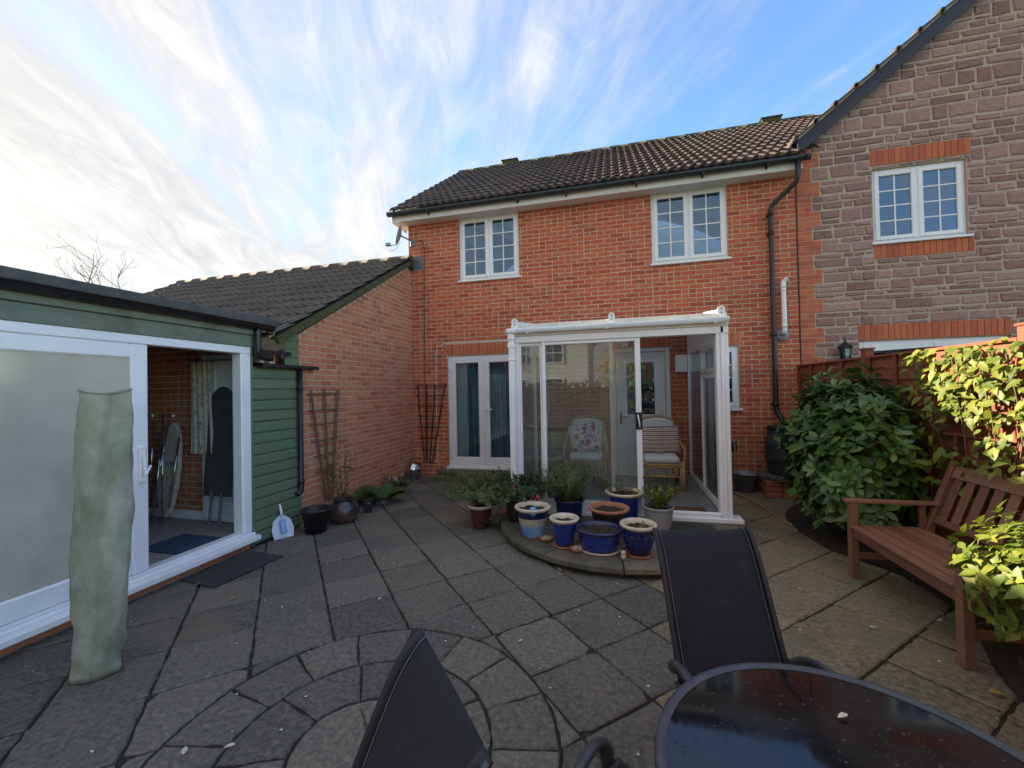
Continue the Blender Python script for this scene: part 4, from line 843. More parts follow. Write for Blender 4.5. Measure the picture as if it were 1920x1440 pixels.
def sprigs(base, n, h, spread, seg, s0, s1, lean=Vector((0, 0, 0)), stems=None, curve=.3, rad=.0025, taper=True, leafn=2):
    """upright stems with small leaves; returns leaf matrices, fills the stems mesh"""
    out = []
    for k in range(n):
        a = random.uniform(0, 6.28); rr = math.sqrt(random.random()); d = Vector((math.cos(a)*rr*spread, math.sin(a)*rr*spread, h*random.uniform(.6, 1.05)))+lean*random.uniform(.4, 1.2)
        p0 = base+Vector((math.cos(a)*rr*.06, math.sin(a)*rr*.06, 0)); pts = []
        for t in range(6): f = t/5; pts.append(p0+Vector((d.x*f*(.5+.5*f), d.y*f*(.5+.5*f), d.z*f*(1-curve*.35*f)))+Vector((random.uniform(-.006, .006), random.uniform(-.006, .006), 0)))
        if stems is not None: stems.tube(pts, [rad*(1-.12*i) for i in range(6)], 4, cap=False)
        for q in range(seg):
            f = .15+.85*q/seg; i = min(int(f*5), 4); p = pts[i].lerp(pts[i+1], f*5-i); t_ = (pts[i+1]-pts[i]).normalized()
            for e in range(leafn): aa = random.uniform(0, 6.28); x = t_.orthogonal().normalized(); y = t_.cross(x); dd = (x*math.cos(aa)+y*math.sin(aa))*.8+t_*.6; out.append(orient(p, dd, t_, random.uniform(s0, s1)))
    return out
# ================================================================ SLING CHAIRS AND TABLE
def sheet(mb, prof, w, sag=.02, n=8, th=.004, bow=0.0):
    """cloth stretched across x from -w to w along a (y, z) profile"""
    k = len(prof); vs, fs_ = [], []
    for s in (0, 1):
        for i, (y, z) in enumerate(prof):
            a, c = prof[max(i-1, 0)], prof[min(i+1, k-1)]; ty, tz = c[0]-a[0], c[1]-a[1]; l = math.hypot(ty, tz); ny, nz_ = tz/l, -ty/l
            for j in range(n+1):
                x = -1+2*j/n; sg = sag*(1-x*x); vs.append((x*w, y+ny*(-sg-th*s)+0, z+nz_*(-sg-th*s)+(bow*(1-x*x) if i == k-1 else 0)))
    N_ = k*(n+1)
    for i in range(k-1):
        for j in range(n): a = i*(n+1)+j; fs_ += [(a, a+1, a+n+2, a+n+1), (a+N_, a+n+1+N_, a+n+2+N_, a+1+N_)]
    for j in range(n): fs_ += [(j, j+N_, j+1+N_, j+1), ((k-1)*(n+1)+j, (k-1)*(n+1)+j+1, (k-1)*(n+1)+j+1+N_, (k-1)*(n+1)+j+N_)]
    for i in range(k-1): a, c = i*(n+1), (i+1)*(n+1); fs_ += [(a, c, c+N_, a+N_), (a+n, a+n+N_, c+n+N_, c+n)]
    mb.add(vs, fs_, .5, True)
BP = [(-.165, .40), (-.215, .50), (-.27, .62), (-.325, .74), (-.375, .84), (-.425, .91), (-.455, .932)]
def sling_chair():
    t = thing('garden_chair', '', 'chair')
    m = MB(); sheet(m, [(.27, .425), (.2, .44), (.05, .42), (-.08, .405), (-.165, .40)], .232, .025); m.build('seat', M['sling'], t)
    fine = smooth_path([(0, y, z) for y, z in BP], 3); m = MB(); sheet(m, [(p.y, p.z) for p in fine], .232, .02, 10); bk = m.build('backrest', M['sling'], t)
    for s in (-1, 1):
        m = MB(); m.tube([Vector((s*.224, p.y+.0, p.z)) for p in fine], [(.018, .010)]*(len(fine)-1)+[(.016, .006)], 8); m.build('hem', M['slingedge'], bk); m = MB(); m.tube([Vector((s*.203, p.y-.0025, p.z+.001)) for p in fine], .0014, 4); m.tube([Vector((s*.203, p.y-.0115, p.z-.002)) for p in fine], .0014, 4); m.build('stitching', M['thread'], bk)
        m = MB(); m.tube([Vector((s*.226, p.y-.002, p.z-.004)) for p in fine[:-1]], .012, 8); m.tube([(s*.243, -.165, .395), (s*.243, .02, .395), (s*.243, .2, .43), (s*.243, .275, .415)], .013, 8); m.build('side_frame', M['frame'], t)
        arm = smooth_path([(s*.245, -.20, .43), (s*.26, -.14, .49), (s*.268, -.05, .53), (s*.27, .08, .545), (s*.27, .17, .53), (s*.27, .225, .48), (s*.27, .25, .4), (s*.268, .29, .0)], 6)
        m = MB(); m.tube(arm[:-6]+[Vector((s*.27, .262, .34))], [(.015, .024)]*(len(arm)-6)+[(.015, .02)], 12); m.build('arm', M['frame'], t)
        m = MB(); m.tube([(s*.27, .262, .34), (s*.268, .29, .004)], [(.014, .02), (.012, .016)], 12); m.build('leg', M['frame'], t)
        m = MB(); m.tube(smooth_path([(s*.262, -.1, .40), (s*.264, -.22, .26), (s*.268, -.36, .004)], 4), .014, 8); m.build('leg', M['frame'], t)
    m = MB(); m.tube([(-.243, -.13, .37), (.243, -.13, .37)], .012, 8); m.build('cross_bar', M['frame'], t)
    m = MB(); m.tube([(-.24, .27, .41), (.24, .27, .41)], .012, 8); m.build('cross_bar', M['frame'], t)
    return t
ch1 = sling_chair(); ch1.location = (.493, 1.72, 0); ch1.rotation_euler[2] = R_(-76-90)
ch1['label'] = 'black mesh garden chair facing the glass table with its back to the conservatory'; ch1['group'] = 'garden chairs round the table'
copy_thing(ch1, (-.738, .612, 0), R_(221.9-90), label='black mesh garden chair turned away from the glass table')
ap = gp(1100, 1418, .545); f3 = R_(68); d3 = Vector((math.cos(f3), math.sin(f3), 0)); r3 = Vector((math.sin(f3), -math.cos(f3), 0)); q = ap-d3*.1+r3*.27
copy_thing(ch1, (q.x, q.y, 0), f3-R_(90), label='garden chair pushed under the glass table, only its grey arm in sight')
tb = thing('garden_table', 'round black glass garden table with a grey metal rim', 'table', (.527, 1.053, 0))
TR = .447
m = MB(); m.lathe([(.001, .712), (TR-.018, .712), (TR-.018, .718), (.001, .718)], 72, smooth=False); m.build('glass_top', M['tglass'], tb)
m = MB(); m.lathe([(TR-.02, .705), (TR-.006, .697), (TR+.006, .702), (TR+.01, .712), (TR+.006, .722), (TR-.006, .726), (TR-.018, .722), (TR-.02, .705)], 72); m.build('rim', M['frame'], tb)
for k in range(4): t = R_(45+90*k+14); m = MB(); m.tube(smooth_path([(.36*math.cos(t), .36*math.sin(t), .70), (.34*math.cos(t), .34*math.sin(t), .5), (.36*math.cos(t), .36*math.sin(t), .2), (.40*math.cos(t), .40*math.sin(t), .004)], 4), .016, 8); m.build('leg', M['frame'], tb)
m = MB()
for k in range(420):
    a, r = random.uniform(0, 6.28), (TR-.03)*math.sqrt(random.random()); s = random.choice((.0012, .0018, .0025, .004))*random.uniform(.7, 1.3); m.lathe([(s, 0), (s*.8, s*.28), (s*.3, s*.42), (.0001, s*.44)], 8, (r*math.cos(a), r*math.sin(a), .7183))
m.build('water_drops', M['tglass'], tb, kind='stuff')
m = MB(); m.lathe([(.27, .34), (.282, .35), (.27, .36), (.258, .35), (.27, .34)], 40); m.build('brace_ring', M['frame'], tb)
# ================================================================ BENCH
be = thing('garden_bench', 'reddish brown wooden slatted bench against the fence', 'bench', (0, 0, 0))
BX0, BX1, BY0, BY1 = 1.89, 2.43, 2.90, 4.03; bm2 = M['bench']
def bar(name, a, c, w, h, up=(0, 0, 1)): m = MB(); m.bar(a, c, w, h, up, bev=.004); return m.build(name, bm2, be)
for y in (BY0, BY1):
    bar('front_leg', (BX0, y, 0), (BX0, y, .625), .058, .058); bar('rear_leg', (BX1-.02, y, 0), (BX1-.02, y, .44), .055, .055); bar('back_stile', (BX1-.035, y, .40), (BX1+.17, y, .955), .055, .05, (0, 1, 0))
    bar('arm_rest', (BX0-.06, y, .64), (BX1+.06, y, .64), .065, .026); bar('arm_support', (BX1-.06, y, .43), (BX1-.06, y, .626), .04, .03); bar('side_stretcher', (BX0+.03, y, .19), (BX1-.05, y, .19), .028, .05); bar('side_rail', (BX0+.03, y, .385), (BX1-.05, y, .385), .03, .06)
bar('front_rail', (BX0-.005, BY0+.03, .385), (BX0-.005, BY1-.03, .385), .03, .075); bar('rear_rail', (BX1-.02, BY0+.03, .385), (BX1-.02, BY1-.03, .385), .03, .06)
for k in range(6): x = BX0+.0+k*.084; bar('seat_slat', (x, BY0-.005 if k else BY0+.03, .435), (x, BY1+.005 if k else BY1-.03, .435), .072, .02)
def bs(z): return BX1-.035+(z-.40)*.205/.555
bar('top_rail', (bs(.90), BY0+.028, .90), (bs(.90), BY1-.028, .90), .10, .03, (-.94, 0, .35)); bar('lower_rail', (bs(.52), BY0+.028, .52), (bs(.52), BY1-.028, .52), .05, .028, (-.94, 0, .35))
for k in range(9): y = BY0+.09+k*.119; bar('back_slat', (bs(.54), y, .54), (bs(.855), y, .855), .014, .072, (0, 1, 0))
# ================================================================ PARASOL COVER
cv = MB(); base = gp(186, 1262, 0); top = Vector((base.x+.03, base.y+.02, 1.66)); nz_, na_ = 44, 36; vs, fs_ = [], []
cdir = Vector((CR.x, CR.y, 0)).normalized(); cdep = Vector((CF.x, CF.y, 0)).normalized()
for i in range(nz_+1):
    t = i/nz_; c = base.lerp(top, t)
    w = .155+.005*math.sin(t*5)-(.028*max(0, .5-t)/.5)
    dp_ = .085-.05*max(0, (t-.8)/.2)
    if t < .22: q = (.22-t)/.22; c = c-cdir*.02*q*q-cdep*.01*q; w *= 1-.10*math.sin(q*math.pi*.8)
    for k in range(na_):
        a = 2*math.pi*k/na_; wr = 1+.04*math.sin(3*a+t*9)+.04*math.sin(5*a-t*13)+.03*math.sin(9*a+t*27)+.02*math.sin(13*a-t*43)+.05*math.sin(t*70+3*a)*max(0, .25-t)*2
        if t < .3: wr += .06*math.sin(t*58+2*a)*(.3-t)/.3
        p = c+cdir*math.cos(a)*w*wr+cdep*math.sin(a)*dp_*wr; p.z += .012*math.sin(2*a+1)*(1 if i == nz_ else 0)
        if abs(math.cos(a)-.35) < .06 and math.sin(a) < 0: p += cdep*.012
        vs.append(p)
for i in range(nz_):
    for k in range(na_): a, c = i*na_+k, i*na_+(k+1) % na_; fs_.append((a, c, c+na_, a+na_))
vs += [base-cdir*.03-cdep*.05+Vector((0, 0, .01)), top-Vector((0, 0, .06))]; o = len(vs)-2
fs_ += [((k+1) % na_, k, o) for k in range(na_)]+[(nz_*na_+k, nz_*na_+(k+1) % na_, o+1) for k in range(na_)]
cv.add(vs, fs_, .5, True); cv.v = [(x, y, max(z, .004)) for x, y, z in cv.v]
pc = thing('parasol_cover', 'tall mouldy green canvas parasol cover standing on the patio', 'parasol cover', (base.x, base.y, 0)); sm2 = MB(); kk = int(na_*.81)
sm2.tube([Vector(cv.v[i*na_+kk]) for i in range(nz_+1)], (.005), 6); tm2 = MB(); tm2.tube([Vector(cv.v[nz_*na_+k % na_]) for k in range(na_+1)], .006, 6, cap=False)
for q_ in (cv, sm2, tm2): q_.v = [(x-base.x, y-base.y, z) for x, y, z in q_.v]
cv.build('sleeve', M['canvas'], pc); sm2.build('seam', M['canvas'], pc); tm2.build('top_hem', M['canvas'], pc)
# ================================================================ POTS
PG = 'plant pots in the garden'
def pot(px, py, z, rt, rb, h, body, label, rim='rim', band=None, lip=.018, sx=1.0, saucer=None, soil=.03, foot=None, bulge=0.0, name='plant_pot'):
    p = gp(px, py, z); loc = Vector((p.x, p.y+rb*.9, z+(.02 if saucer else 0)))
    t = thing(name, label, 'pot', loc, 0, PG); segs = 9; pr = [(.001, 0), (rb*.96, 0)]
    for i in range(segs+1): f = i/segs; pr.append((rb+(rt-rb)*f**.85+bulge*math.sin(f*math.pi), h*f))
    rr = lambda f: rb+(rt-rb)*f**.85+bulge*math.sin(f*math.pi)
    if band:
        cuts = [0]+[b_[0] for b_ in band]+[1.0]; mats_ = [body]+[b_[1] for b_ in band]
        for i in range(len(mats_)):
            m = MB(); pts = [(rr(cuts[i]+(cuts[i+1]-cuts[i])*k/5), h*(cuts[i]+(cuts[i+1]-cuts[i])*k/5)) for k in range(6)]
            m.lathe(([(.001, 0)] if i == 0 else [])+pts, 36, sy=1/sx if sx != 1 else 1, sx=sx); m.build('body' if i == 0 else 'glaze_band', M[mats_[i]], t)
    else: m = MB(); m.lathe(pr, 36, sx=sx); m.build('body', M[body], t)
    m = MB(); m.lathe([(rt-.004, h-.03), (rt+lip, h-.012), (rt+lip+.004, h), (rt+lip-.004, h+.01), (rt-.008, h+.008), (rt-.022, h-.01), (rt-.03, h-soil-.03)], 36, sx=sx); m.build('rim', M[rim], t)
    m = MB(); vs = [(0, 0, h-soil)]; fs_ = []; k0 = 20
    for ring in (.5, 1):
        for k in range(k0): a = 2*math.pi*k/k0; vs.append(((rt-.02)*ring*math.cos(a)*sx, (rt-.02)*ring*math.sin(a), h-soil+random.uniform(-.012, .012)))
    fs_ = [(0, 1+k, 1+(k+1) % k0) for k in range(k0)]+[(1+k, 1+k0+k, 1+k0+(k+1) % k0, 1+(k+1) % k0) for k in range(k0)]; m.add(vs, fs_, None, True); m.build('soil', M['soil'], t)
    if saucer: m = MB(); m.lathe([(.001, -.018), (rb+.02, -.018), (rb+.035, .004), (rb+.025, .006), (rb+.015, -.004), (.001, -.004)], 32, sx=sx); m.build('saucer', M[saucer], t)
    if foot: m = MB(); m.lathe([(.001, -.001), (rb+.003, -.001), (rb+.006, .035), (rb-.01, .036)], 36, sx=sx); m.build('foot', M[foot], t)
    return t, loc
pot(996, 1010, .1, .168, .11, .30, 'skyglaze', 'tall pot banded light blue, cream and navy on the step', band=[(.42, 'beige'), (.68, 'navy')], foot='terra')
pot(1057, 1029, .1, .125, .085, .25, 'cobalt', 'plain bright cobalt blue pot with cream rim on the step', saucer='terra')
pot(1123, 1041, .1, .185, .145, .185, 'cobalt', 'low wide oval blue planter at the step edge', rim='navy', sx=1.12, saucer='rim', soil=.02)
t, l = pot(1199, 1047, .1, .145, .088, .26, 'navy', 'blue glazed pot with raised leaf pattern and cream rim', saucer='terra', bulge=.012)
for k in range(14):
    a = 2*math.pi*k/14
    for s in (-1, 1):
        m = MB(); pts = []
        for i in range(5): f = .12+.6*i/4; rr = .088+.057*f**.85+.012*math.sin(f*math.pi)+.001; aa = a+s*.19*math.sin(i/4*math.pi/2); pts.append((rr*math.cos(aa), rr*math.sin(aa), .26*f))
        m.tube(pts, .0028, 5); m.build('leaf_relief', M['cobalt'], t)
LEAFG = leaf_set('leaf', M['leafgrey'], 1, .36, .2, .08); LEAFF = leaf_set('leaf', M['leaffuch'], 1, .5, .25, .08); LEAFM = leaf_set('leaf', M['leafmid'], 1, .55, .3, .1)
LEAFD = leaf_set('leaf', M['leafdark'], 1, .36, .2, .09, 10, 1.12); NARROW = leaf_set('leaf', M['leafgrey'], 1, .10, .15, .02)
def plant(name, label, cat, loc, L, lset, m, stems, limit=60, group=None):
    t = thing(name, label, cat, loc, 0, group)
    if stems is not None and stems.v: stems.v = [(x-loc[0], y-loc[1], z-loc[2]) for x, y, z in stems.v]; stems.build('stems', M['stem'], t)
    foliage(t, lset, L, limit, m, stuff='foliage'); return t
s = MB(); b0 = l+Vector((.03, -.02, .22)); L = sprigs(b0, 5, .07, .06, 4, .03, .05, stems=s); plant('seedling', 'few green seedlings in the leaf patterned blue pot', 'plant', b0, L, LEAFG, M['leafgrey'], s, 20)
pot(1142, 1012, .1, .185, .125, .29, 'darkglaze', 'dark brown glazed pot with terracotta rim on the step', rim='terra', lip=.022)
t, l = pot(1172, 982, .1, .195, .13, .33, 'cobalt', 'large deep blue pot with cream rim beside the conservatory door', lip=.02)
s = MB(); b0 = l+Vector((-.1, 0, .3)); L = sprigs(b0, 7, .26, .16, 7, .035, .07, Vector((-.08, -.02, 0)), s); plant('young_plant', 'thin leafy stems leaning from the large deep blue pot', 'plant', b0, L, LEAFG, M['leafgrey'], s)
t, l = pot(1237, 997, .1, .155, .12, .235, 'greypot', 'grey plastic pot of straggly herb by the open door', rim='greypot', lip=.006)
s = MB(); b0 = l+Vector((0, 0, .2)); L = sprigs(b0, 60, .34, .19, 11, .02, .04, stems=s); plant('herb', 'straggly yellowish green herb growing in the grey pot', 'plant', b0, L, LEAFM, M['leafmid'], s)
t, l = pot(898, 992, 0, .135, .09, .26, 'oxblood', 'dark red glazed pot standing on the patio beside the step')
s = MB(); b0 = l+Vector((.02, .1, .2)); L = sprigs(b0, 230, .50, .72, 18, .024, .046, Vector((.08, .16, 0)), s, .9); plant('bushy_herb', 'sprawling grey green bush spilling over the dark red pot', 'shrub', b0, L, LEAFG, M['leafgrey'], s, 120)
t, l = pot(965, 979, .1, .12, .09, .22, 'black', 'black plastic pot behind the banded pot', rim='black', lip=.006)
s = MB(); b0 = l+Vector((.04, 0, .19)); L = sprigs(b0, 95, .50, .50, 12, .032, .062, Vector((.1, .02, 0)), s, 1.0); fu = plant('fuchsia', 'fuchsia with hanging red flowers in the black pot', 'plant', b0, L, LEAFF, M['leaffuch'], s, 120)
for dx, dy, dz in ((.22, -.12, .10), (.30, -.1, .06), (-.04, -.14, .26), (.17, -.16, .12), (-.16, -.1, -.02), (.04, -.16, -.03), (.1, -.2, .2), (-.1, -.18, .16), (.26, -.2, .18)):
    m = MB(); m.lathe([(.001, 0), (.012, -.01), (.02, -.04), (.026, -.055), (.012, -.06), (.012, -.085), (.001, -.09)], 8, (dx, dy, dz)); m.build('flower', M['petalred'], fu)
t, l = pot(1066, 982, .1, .165, .13, .25, 'navy', 'navy blue pot of feathery green herb behind the cobalt pot', rim='navy', lip=.012)
s = MB(); b0 = l+Vector((0, 0, .2)); L = sprigs(b0, 210, .50, .30, 22, .03, .065, stems=s, rad=.002); plant('feathery_herb', 'dense upright feathery herb growing in the navy pot', 'shrub', b0, L, NARROW, M['leafgrey'], s, 100)
s = MB(); b0 = l+Vector((.1, .1, .2)); L = sprigs(b0, 16, .72, .24, 13, .035, .07, stems=s); plant('tall_herb', 'tall thin willowy stems standing behind the feathery herb', 'plant', b0, L, NARROW, M['leafgrey'], s, 60)
p = gp(925, 998, 0); s = MB(); b0 = Vector((p.x, p.y+.1, .0)); L = [orient(b0+Vector((0, 0, .06)), Vector((math.cos(a), math.sin(a), random.uniform(.2, 1))), Vector((0, 0, 1)), random.uniform(.13, .2)) for a in [k*.45 for k in range(26)]]; plant('spider_plant', 'small pale strappy plant at the foot of the step', 'plant', b0, L, NARROW, M['leafgrey'], None, 26)
# ornaments on the step
p = gp(998, 968, .37); m = MB(); m.lathe([(.001, -.04), (.03, -.035), (.045, 0), (.035, .03), (.02, .045), (.001, .05)], 14, (p.x-.01, p.y+.1, .385)); tag(m.build('glass_ornament', M['skyglaze']), 'small blue ornament lying in the banded pot', 'ornament')
for px, py, lb in ((1023, 1016, 'small dish of pebbles between the banded and cobalt pots'), (1081, 1036, 'small dish of white shells before the oval planter')):
    p = gp(px, py, .1); t = thing('pebble_dish', lb, 'dish', (p.x, p.y+.04, .1)); m = MB(); m.lathe([(.001, 0), (.05, 0), (.075, .03), (.068, .032), (.045, .01), (.001, .01)], 20); m.build('dish', M['terra'], t)
    for k in range(9): a = k*2.4; r = .012*math.sqrt(k)*1.3; m = MB(); m.lathe([(.001, -.012), (.014, 0), (.001, .013)], 6, (r*math.cos(a), r*math.sin(a), .028)); m.build('pebble', M['petalwhite' if k % 2 else 'rim'], t)
p = gp(1169, 1048, .1); m = MB(); m.lathe([(.001, 0), (.022, .003), (.024, .03), (.017, .038), (.024, .045), (.022, .07), (.001, .075)], 12, (p.x, p.y, .1)); tag(m.build('stone_ornament', M['rim']), 'little pale stone figure at the step edge', 'ornament')
# ---- left: bucket, urn, small pot, dustpan, broad leaves, ball
p = gp(579, 1003); t = thing('black_bucket', 'black plastic planter tub beside the dustpan', 'tub', (p.x, p.y+.12, 0)); m = MB(); m.lathe([(.001, 0), (.115, 0), (.155, .25), (.17, .255), (.17, .27), (.148, .27), (.11, .03), (.001, .03)], 28); m.build('body', M['black'], t); m = MB(); m.disc((0, 0, .2), .14, 24); m.build('soil', M['soil'], t)
p = gp(630, 985); t = thing('round_urn', 'squat round dark glazed urn with coppery patch under the trellis', 'urn', (p.x, p.y+.15, 0)); m = MB(); m.lathe([(.001, 0), (.11, 0), (.17, .06), (.19, .14), (.165, .22), (.115, .265), (.125, .29), (.14, .30), (.125, .30), (.10, .27), (.09, .22), (.001, .22)], 32); m.build('body', M['copper'], t)
b0 = Vector((p.x, p.y+.15, .24)); s = MB(); L = sprigs(b0, 9, .75, .16, 6, .04, .08, Vector((-.12, .1, 0)), s, rad=.004); plant('climbing_plant', 'sparse yellowing climber growing from the round urn up the trellis', 'plant', b0, L, LEAFM, M['leafmid'], s, 60)
p = gp(685, 963); t = thing('small_pot', 'small square black nursery pot before the broad leaves', 'pot', (p.x, p.y+.06, 0)); m = MB(); m.lathe([(.001, 0), (.06, 0), (.078, .15), (.084, .15), (.084, .165), (.07, .165), (.066, .13), (.001, .13)], 4, smooth=False); m.build('body', M['black'], t); m = MB(); m.lathe([(.001, .15), (.05, .14), (.062, .13)], 10); m.build('soil', M['greypot'], t)
p = gp(530, 1010); t = thing('dustpan', 'clear plastic dustpan with brush propped on the green cladding', 'dustpan', (p.x, p.y+.02, 0), R_(60))
tilt = Matrix.Rotation(R_(68), 4, 'X')
m = MB(); m.prism([(-.10, 0), (.10, 0), (.115, .1), (.09, .2), (.03, .25), (-.03, .25), (-.09, .2), (-.115, .1)], 0, .006, mx=tilt); m.build('pan', M['clear'], t)
m = MB(); m.tube([tilt @ Vector((0, .22, .01)), tilt @ Vector((0, .3, .025)), tilt @ Vector((-.01, .38, .03))], [.012, .014, .011], 8); m.build('handle', M['white'], t)
m = MB(); m.bbox(-.03, .03, .05, .2, .008, .035, .006, mx=tilt); m.build('brush', M['skyglaze'], t)
BERG = leaf_set('leaf', M['berg'], 1, .72, .25, .06, 6, .95)
def broad(px, py, n, s0, s1, lb):
    p = gp(px, py); b0 = Vector((p.x, p.y+.08, 0)); L = []
    for k in range(n): a = random.uniform(0, 6.28); d = Vector((math.cos(a), math.sin(a)*.8, random.uniform(.25, 1.0))); L.append(orient(b0+Vector((math.cos(a)*.08, math.sin(a)*.06, random.uniform(.02, .12))), d, Vector((0, 0, 1)), random.uniform(s0, s1)))
    plant('broad_leaved_plant', lb, 'plant', b0, L, BERG, M['berg'], None, 40)
broad(712, 945, 30, .2, .32, 'clump of broad green leaves at the foot of the garage wall'); broad(660, 950, 10, .16, .24, 'few broad leaves beside the round urn')
p = gp(692, 948); m = leaf_unit(.17, .12, .1, .1); m.v = [tuple(orient(Vector((p.x, p.y, .03)), Vector((.3, -.6, .5)), Vector((0, -.5, 1)), 1) @ Vector(v)) for v in m.v]; tag(m.build('yellowed_leaf', M['yellowleaf']), 'single yellowed broad leaf beside the small black pot', 'leaf')
p = gp(742, 925); s = MB(); b0 = Vector((p.x, p.y+.12, 0)); L = sprigs(b0, 34, .3, .24, 8, .03, .055, stems=s); fp = plant('white_flowers', 'low dark plant with small white flowers near the mirror ball', 'plant', b0, L, LEAFF, M['leaffuch'], s)
for k in range(11):
    a = k*2.4; m = MB(); c = (.2*math.cos(a)*random.random(), -.12*abs(math.sin(a)), random.uniform(.16, .30))
    for q_ in range(5): b_ = q_*1.256; m.add([c, (c[0]+.018*math.cos(b_-.4), c[1]-.004, c[2]+.018*math.sin(b_-.4)), (c[0]+.02*math.cos(b_+.4), c[1]-.004, c[2]+.02*math.sin(b_+.4))], [(0, 1, 2)])
    m.build('flower', M['petalwhite'], fp)
p = gp(775, 898); t = thing('mirror_ball', 'polished steel garden ball in the wall corner', 'garden ball', (p.x, min(p.y, 6.98), 0)); m = MB(); m.lathe([(.165*math.sin(math.pi*k/16)+.0005, .175-.165*math.cos(math.pi*k/16)) for k in range(17)], 32); m.build('ball', M['steel'], t); m = MB(); m.lathe([(.06, 0), (.07, .02), (.045, .03)], 16); m.build('base', M['grey'], t)
# ================================================================ TRELLISES
tr = thing('fan_trellis', 'weathered wooden fan trellis on the garage wall', 'trellis')
def tbar(par, a, c, w, h, m_, nm, up=(1, 0, 0)): m = MB(); m.bar(a, c, w, h, up, bev=.002); m.build(nm, M[m_], par)
TXX = GX+.045
for top_, bot in (((583, 732), (612, 938)), ((609, 728), (617, 938)), ((634, 730), (623, 938))): tbar(tr, wx(*bot, TXX), wx(*top_, TXX), .026, .018, 'wood', 'upright')
for l_, r_ in (((577, 740), (637, 737)), ((580, 770), (636, 766)), ((583, 797), (634, 791)), ((587, 829), (632, 820)), ((590, 857), (631, 846)), ((594, 886), (629, 874))): tbar(tr, wx(*l_, TXX-.018), wx(*r_, TXX-.018), .02, .014, 'wood', 'cross_bar')
t2 = thing('dark_trellis', 'dark brown fan trellis on the house wall corner', 'trellis')
for top_, bot in (((783, 722), (796, 868)), ((800, 720), (801, 868)), ((816, 720), (806, 868)), ((834, 720), (811, 868))): tbar(t2, wy(*bot, HY-.03), wy(*top_, HY-.03), .022, .016, 'wooddark', 'upright', (0, 1, 0))
for l_, r_ in (((779, 722), (839, 723)), ((780, 741), (836, 742)), ((781, 760), (832, 761)), ((783, 780), (828, 781)), ((785, 800), (824, 801)), ((788, 820), (820, 821)), ((791, 842), (816, 843))): tbar(t2, wy(*l_, HY-.048), wy(*r_, HY-.048), .018, .014, 'wooddark', 'cross_bar', (0, 1, 0))
t3 = thing('fence_trellis', 'reddish square wooden trellis fixed to the fence behind the bench', 'trellis'); XT = 2.685
for top_, bot in (((1835, 700), (1826, 905)), ((1886, 655), (1870, 900)), ((1792, 810), (1795, 905))): a, c = wx(*bot, XT), wx(*top_, XT); c.y = a.y; tbar(t3, a, c, .03, .018, 'fence', 'upright')
for l_, r_ in (((1770, 812), (1890, 825)), ((1800, 858), (1885, 873)), ((1815, 770), (1905, 778)), ((1800, 690), (1910, 668))): a, c = wx(*l_, XT-.018), wx(*r_, XT-.018); c.z = a.z; tbar(t3, a, c, .018, .03, 'fence', 'cross_bar')
# ================================================================ SHRUB, CLIMBER, LIME BUSH
shc, shr = Vector((2.27, 4.90, .84)), Vector((.48, .70, .84)); sh = thing('glossy_shrub', 'large dark green glossy leaved shrub between the water butt and bench', 'shrub', (2.35, 5.0, 0)); L = []; stm = MB()
for k in range(9): a = k*.7; stm.tube([(0, 0, .02), (.12*math.cos(a), .2*math.sin(a), .4), (-.1+.28*math.cos(a), .5*math.sin(a), .95)], [.02, .014, .006], 6)
stm.build('stems', M['bark'], sh)
for k in range(1150):
    d = rnd_dir()
    if d.z < -.75 or d.x > .75: continue
    bump_ = 1+.10*math.sin(d.x*7+d.z*5)+.08*math.sin(d.y*9-d.z*6); f = random.uniform(.72, 1.03)*bump_; p = shc+Vector((d.x*shr.x, d.y*shr.y, d.z*shr.z))*f
    if p.x > 2.69 or p.z < .05: continue
    out = Vector((d.x/shr.x, d.y/shr.y, d.z/shr.z)).normalized()*.8+Vector((0, 0, .5)); whorl(p, out.normalized(), random.randint(5, 8), L, .06, .155)
foliage(sh, LEAFD, L, 300, M['leafdark'])
def vine_leaves(cells, n, s0, s1):
    L = []
    for y0, y1, z0, z1, w in cells:
        for k in range(int(n*w)):
            p = Vector((random.uniform(2.52, 2.70), random.uniform(y0, y1), random.uniform(z0, z1))); d = Vector((random.uniform(-.8, .1), random.uniform(-.9, .9), random.uniform(-.9, .25))); L.append(orient(p, d, Vector((-.8, -.2, .6)), random.uniform(s0, s1)))
    return L
cl_ = thing('climber', 'sunlit yellow green climber spreading over the fence trellis', 'climber', (2.64, 3.9, 0)); stm = MB()
for k in range(9):
    y = random.uniform(3.3, 4.3); stm.tube(smooth_path([(0, random.uniform(-.2, .2), .05), (-.01, (y-3.9)*.4, .6), (-.03, (y-3.9)*.8, 1.2), (-.05, y-3.9+random.uniform(-.2, .2), 1.8)], 4), .004, 5)
stm.build('stems', M['stem'], cl_)
L = vine_leaves([(3.6, 4.5, 1.55, 1.9, 1.0), (3.75, 4.25, 1.3, 1.6, .6), (2.9, 3.75, 1.3, 1.9, .9), (3.1, 3.8, .95, 1.4, .45), (4.1, 4.5, .85, 1.25, .2), (3.7, 4.2, .75, 1.1, .2), (4.2, 4.75, 1.2, 1.6, .2)], 225, .035, .11)
foliage(cl_, LEAFM, L, 300, M['leafmid'])
lb_ = thing('lime_bush', 'bright lime green leafy bush in front of the bench end', 'bush', (2.2, 2.3, 0)); L = []; stm = MB(); bc, brr = Vector((2.08, 2.36, .71)), Vector((.47, .5, .26))
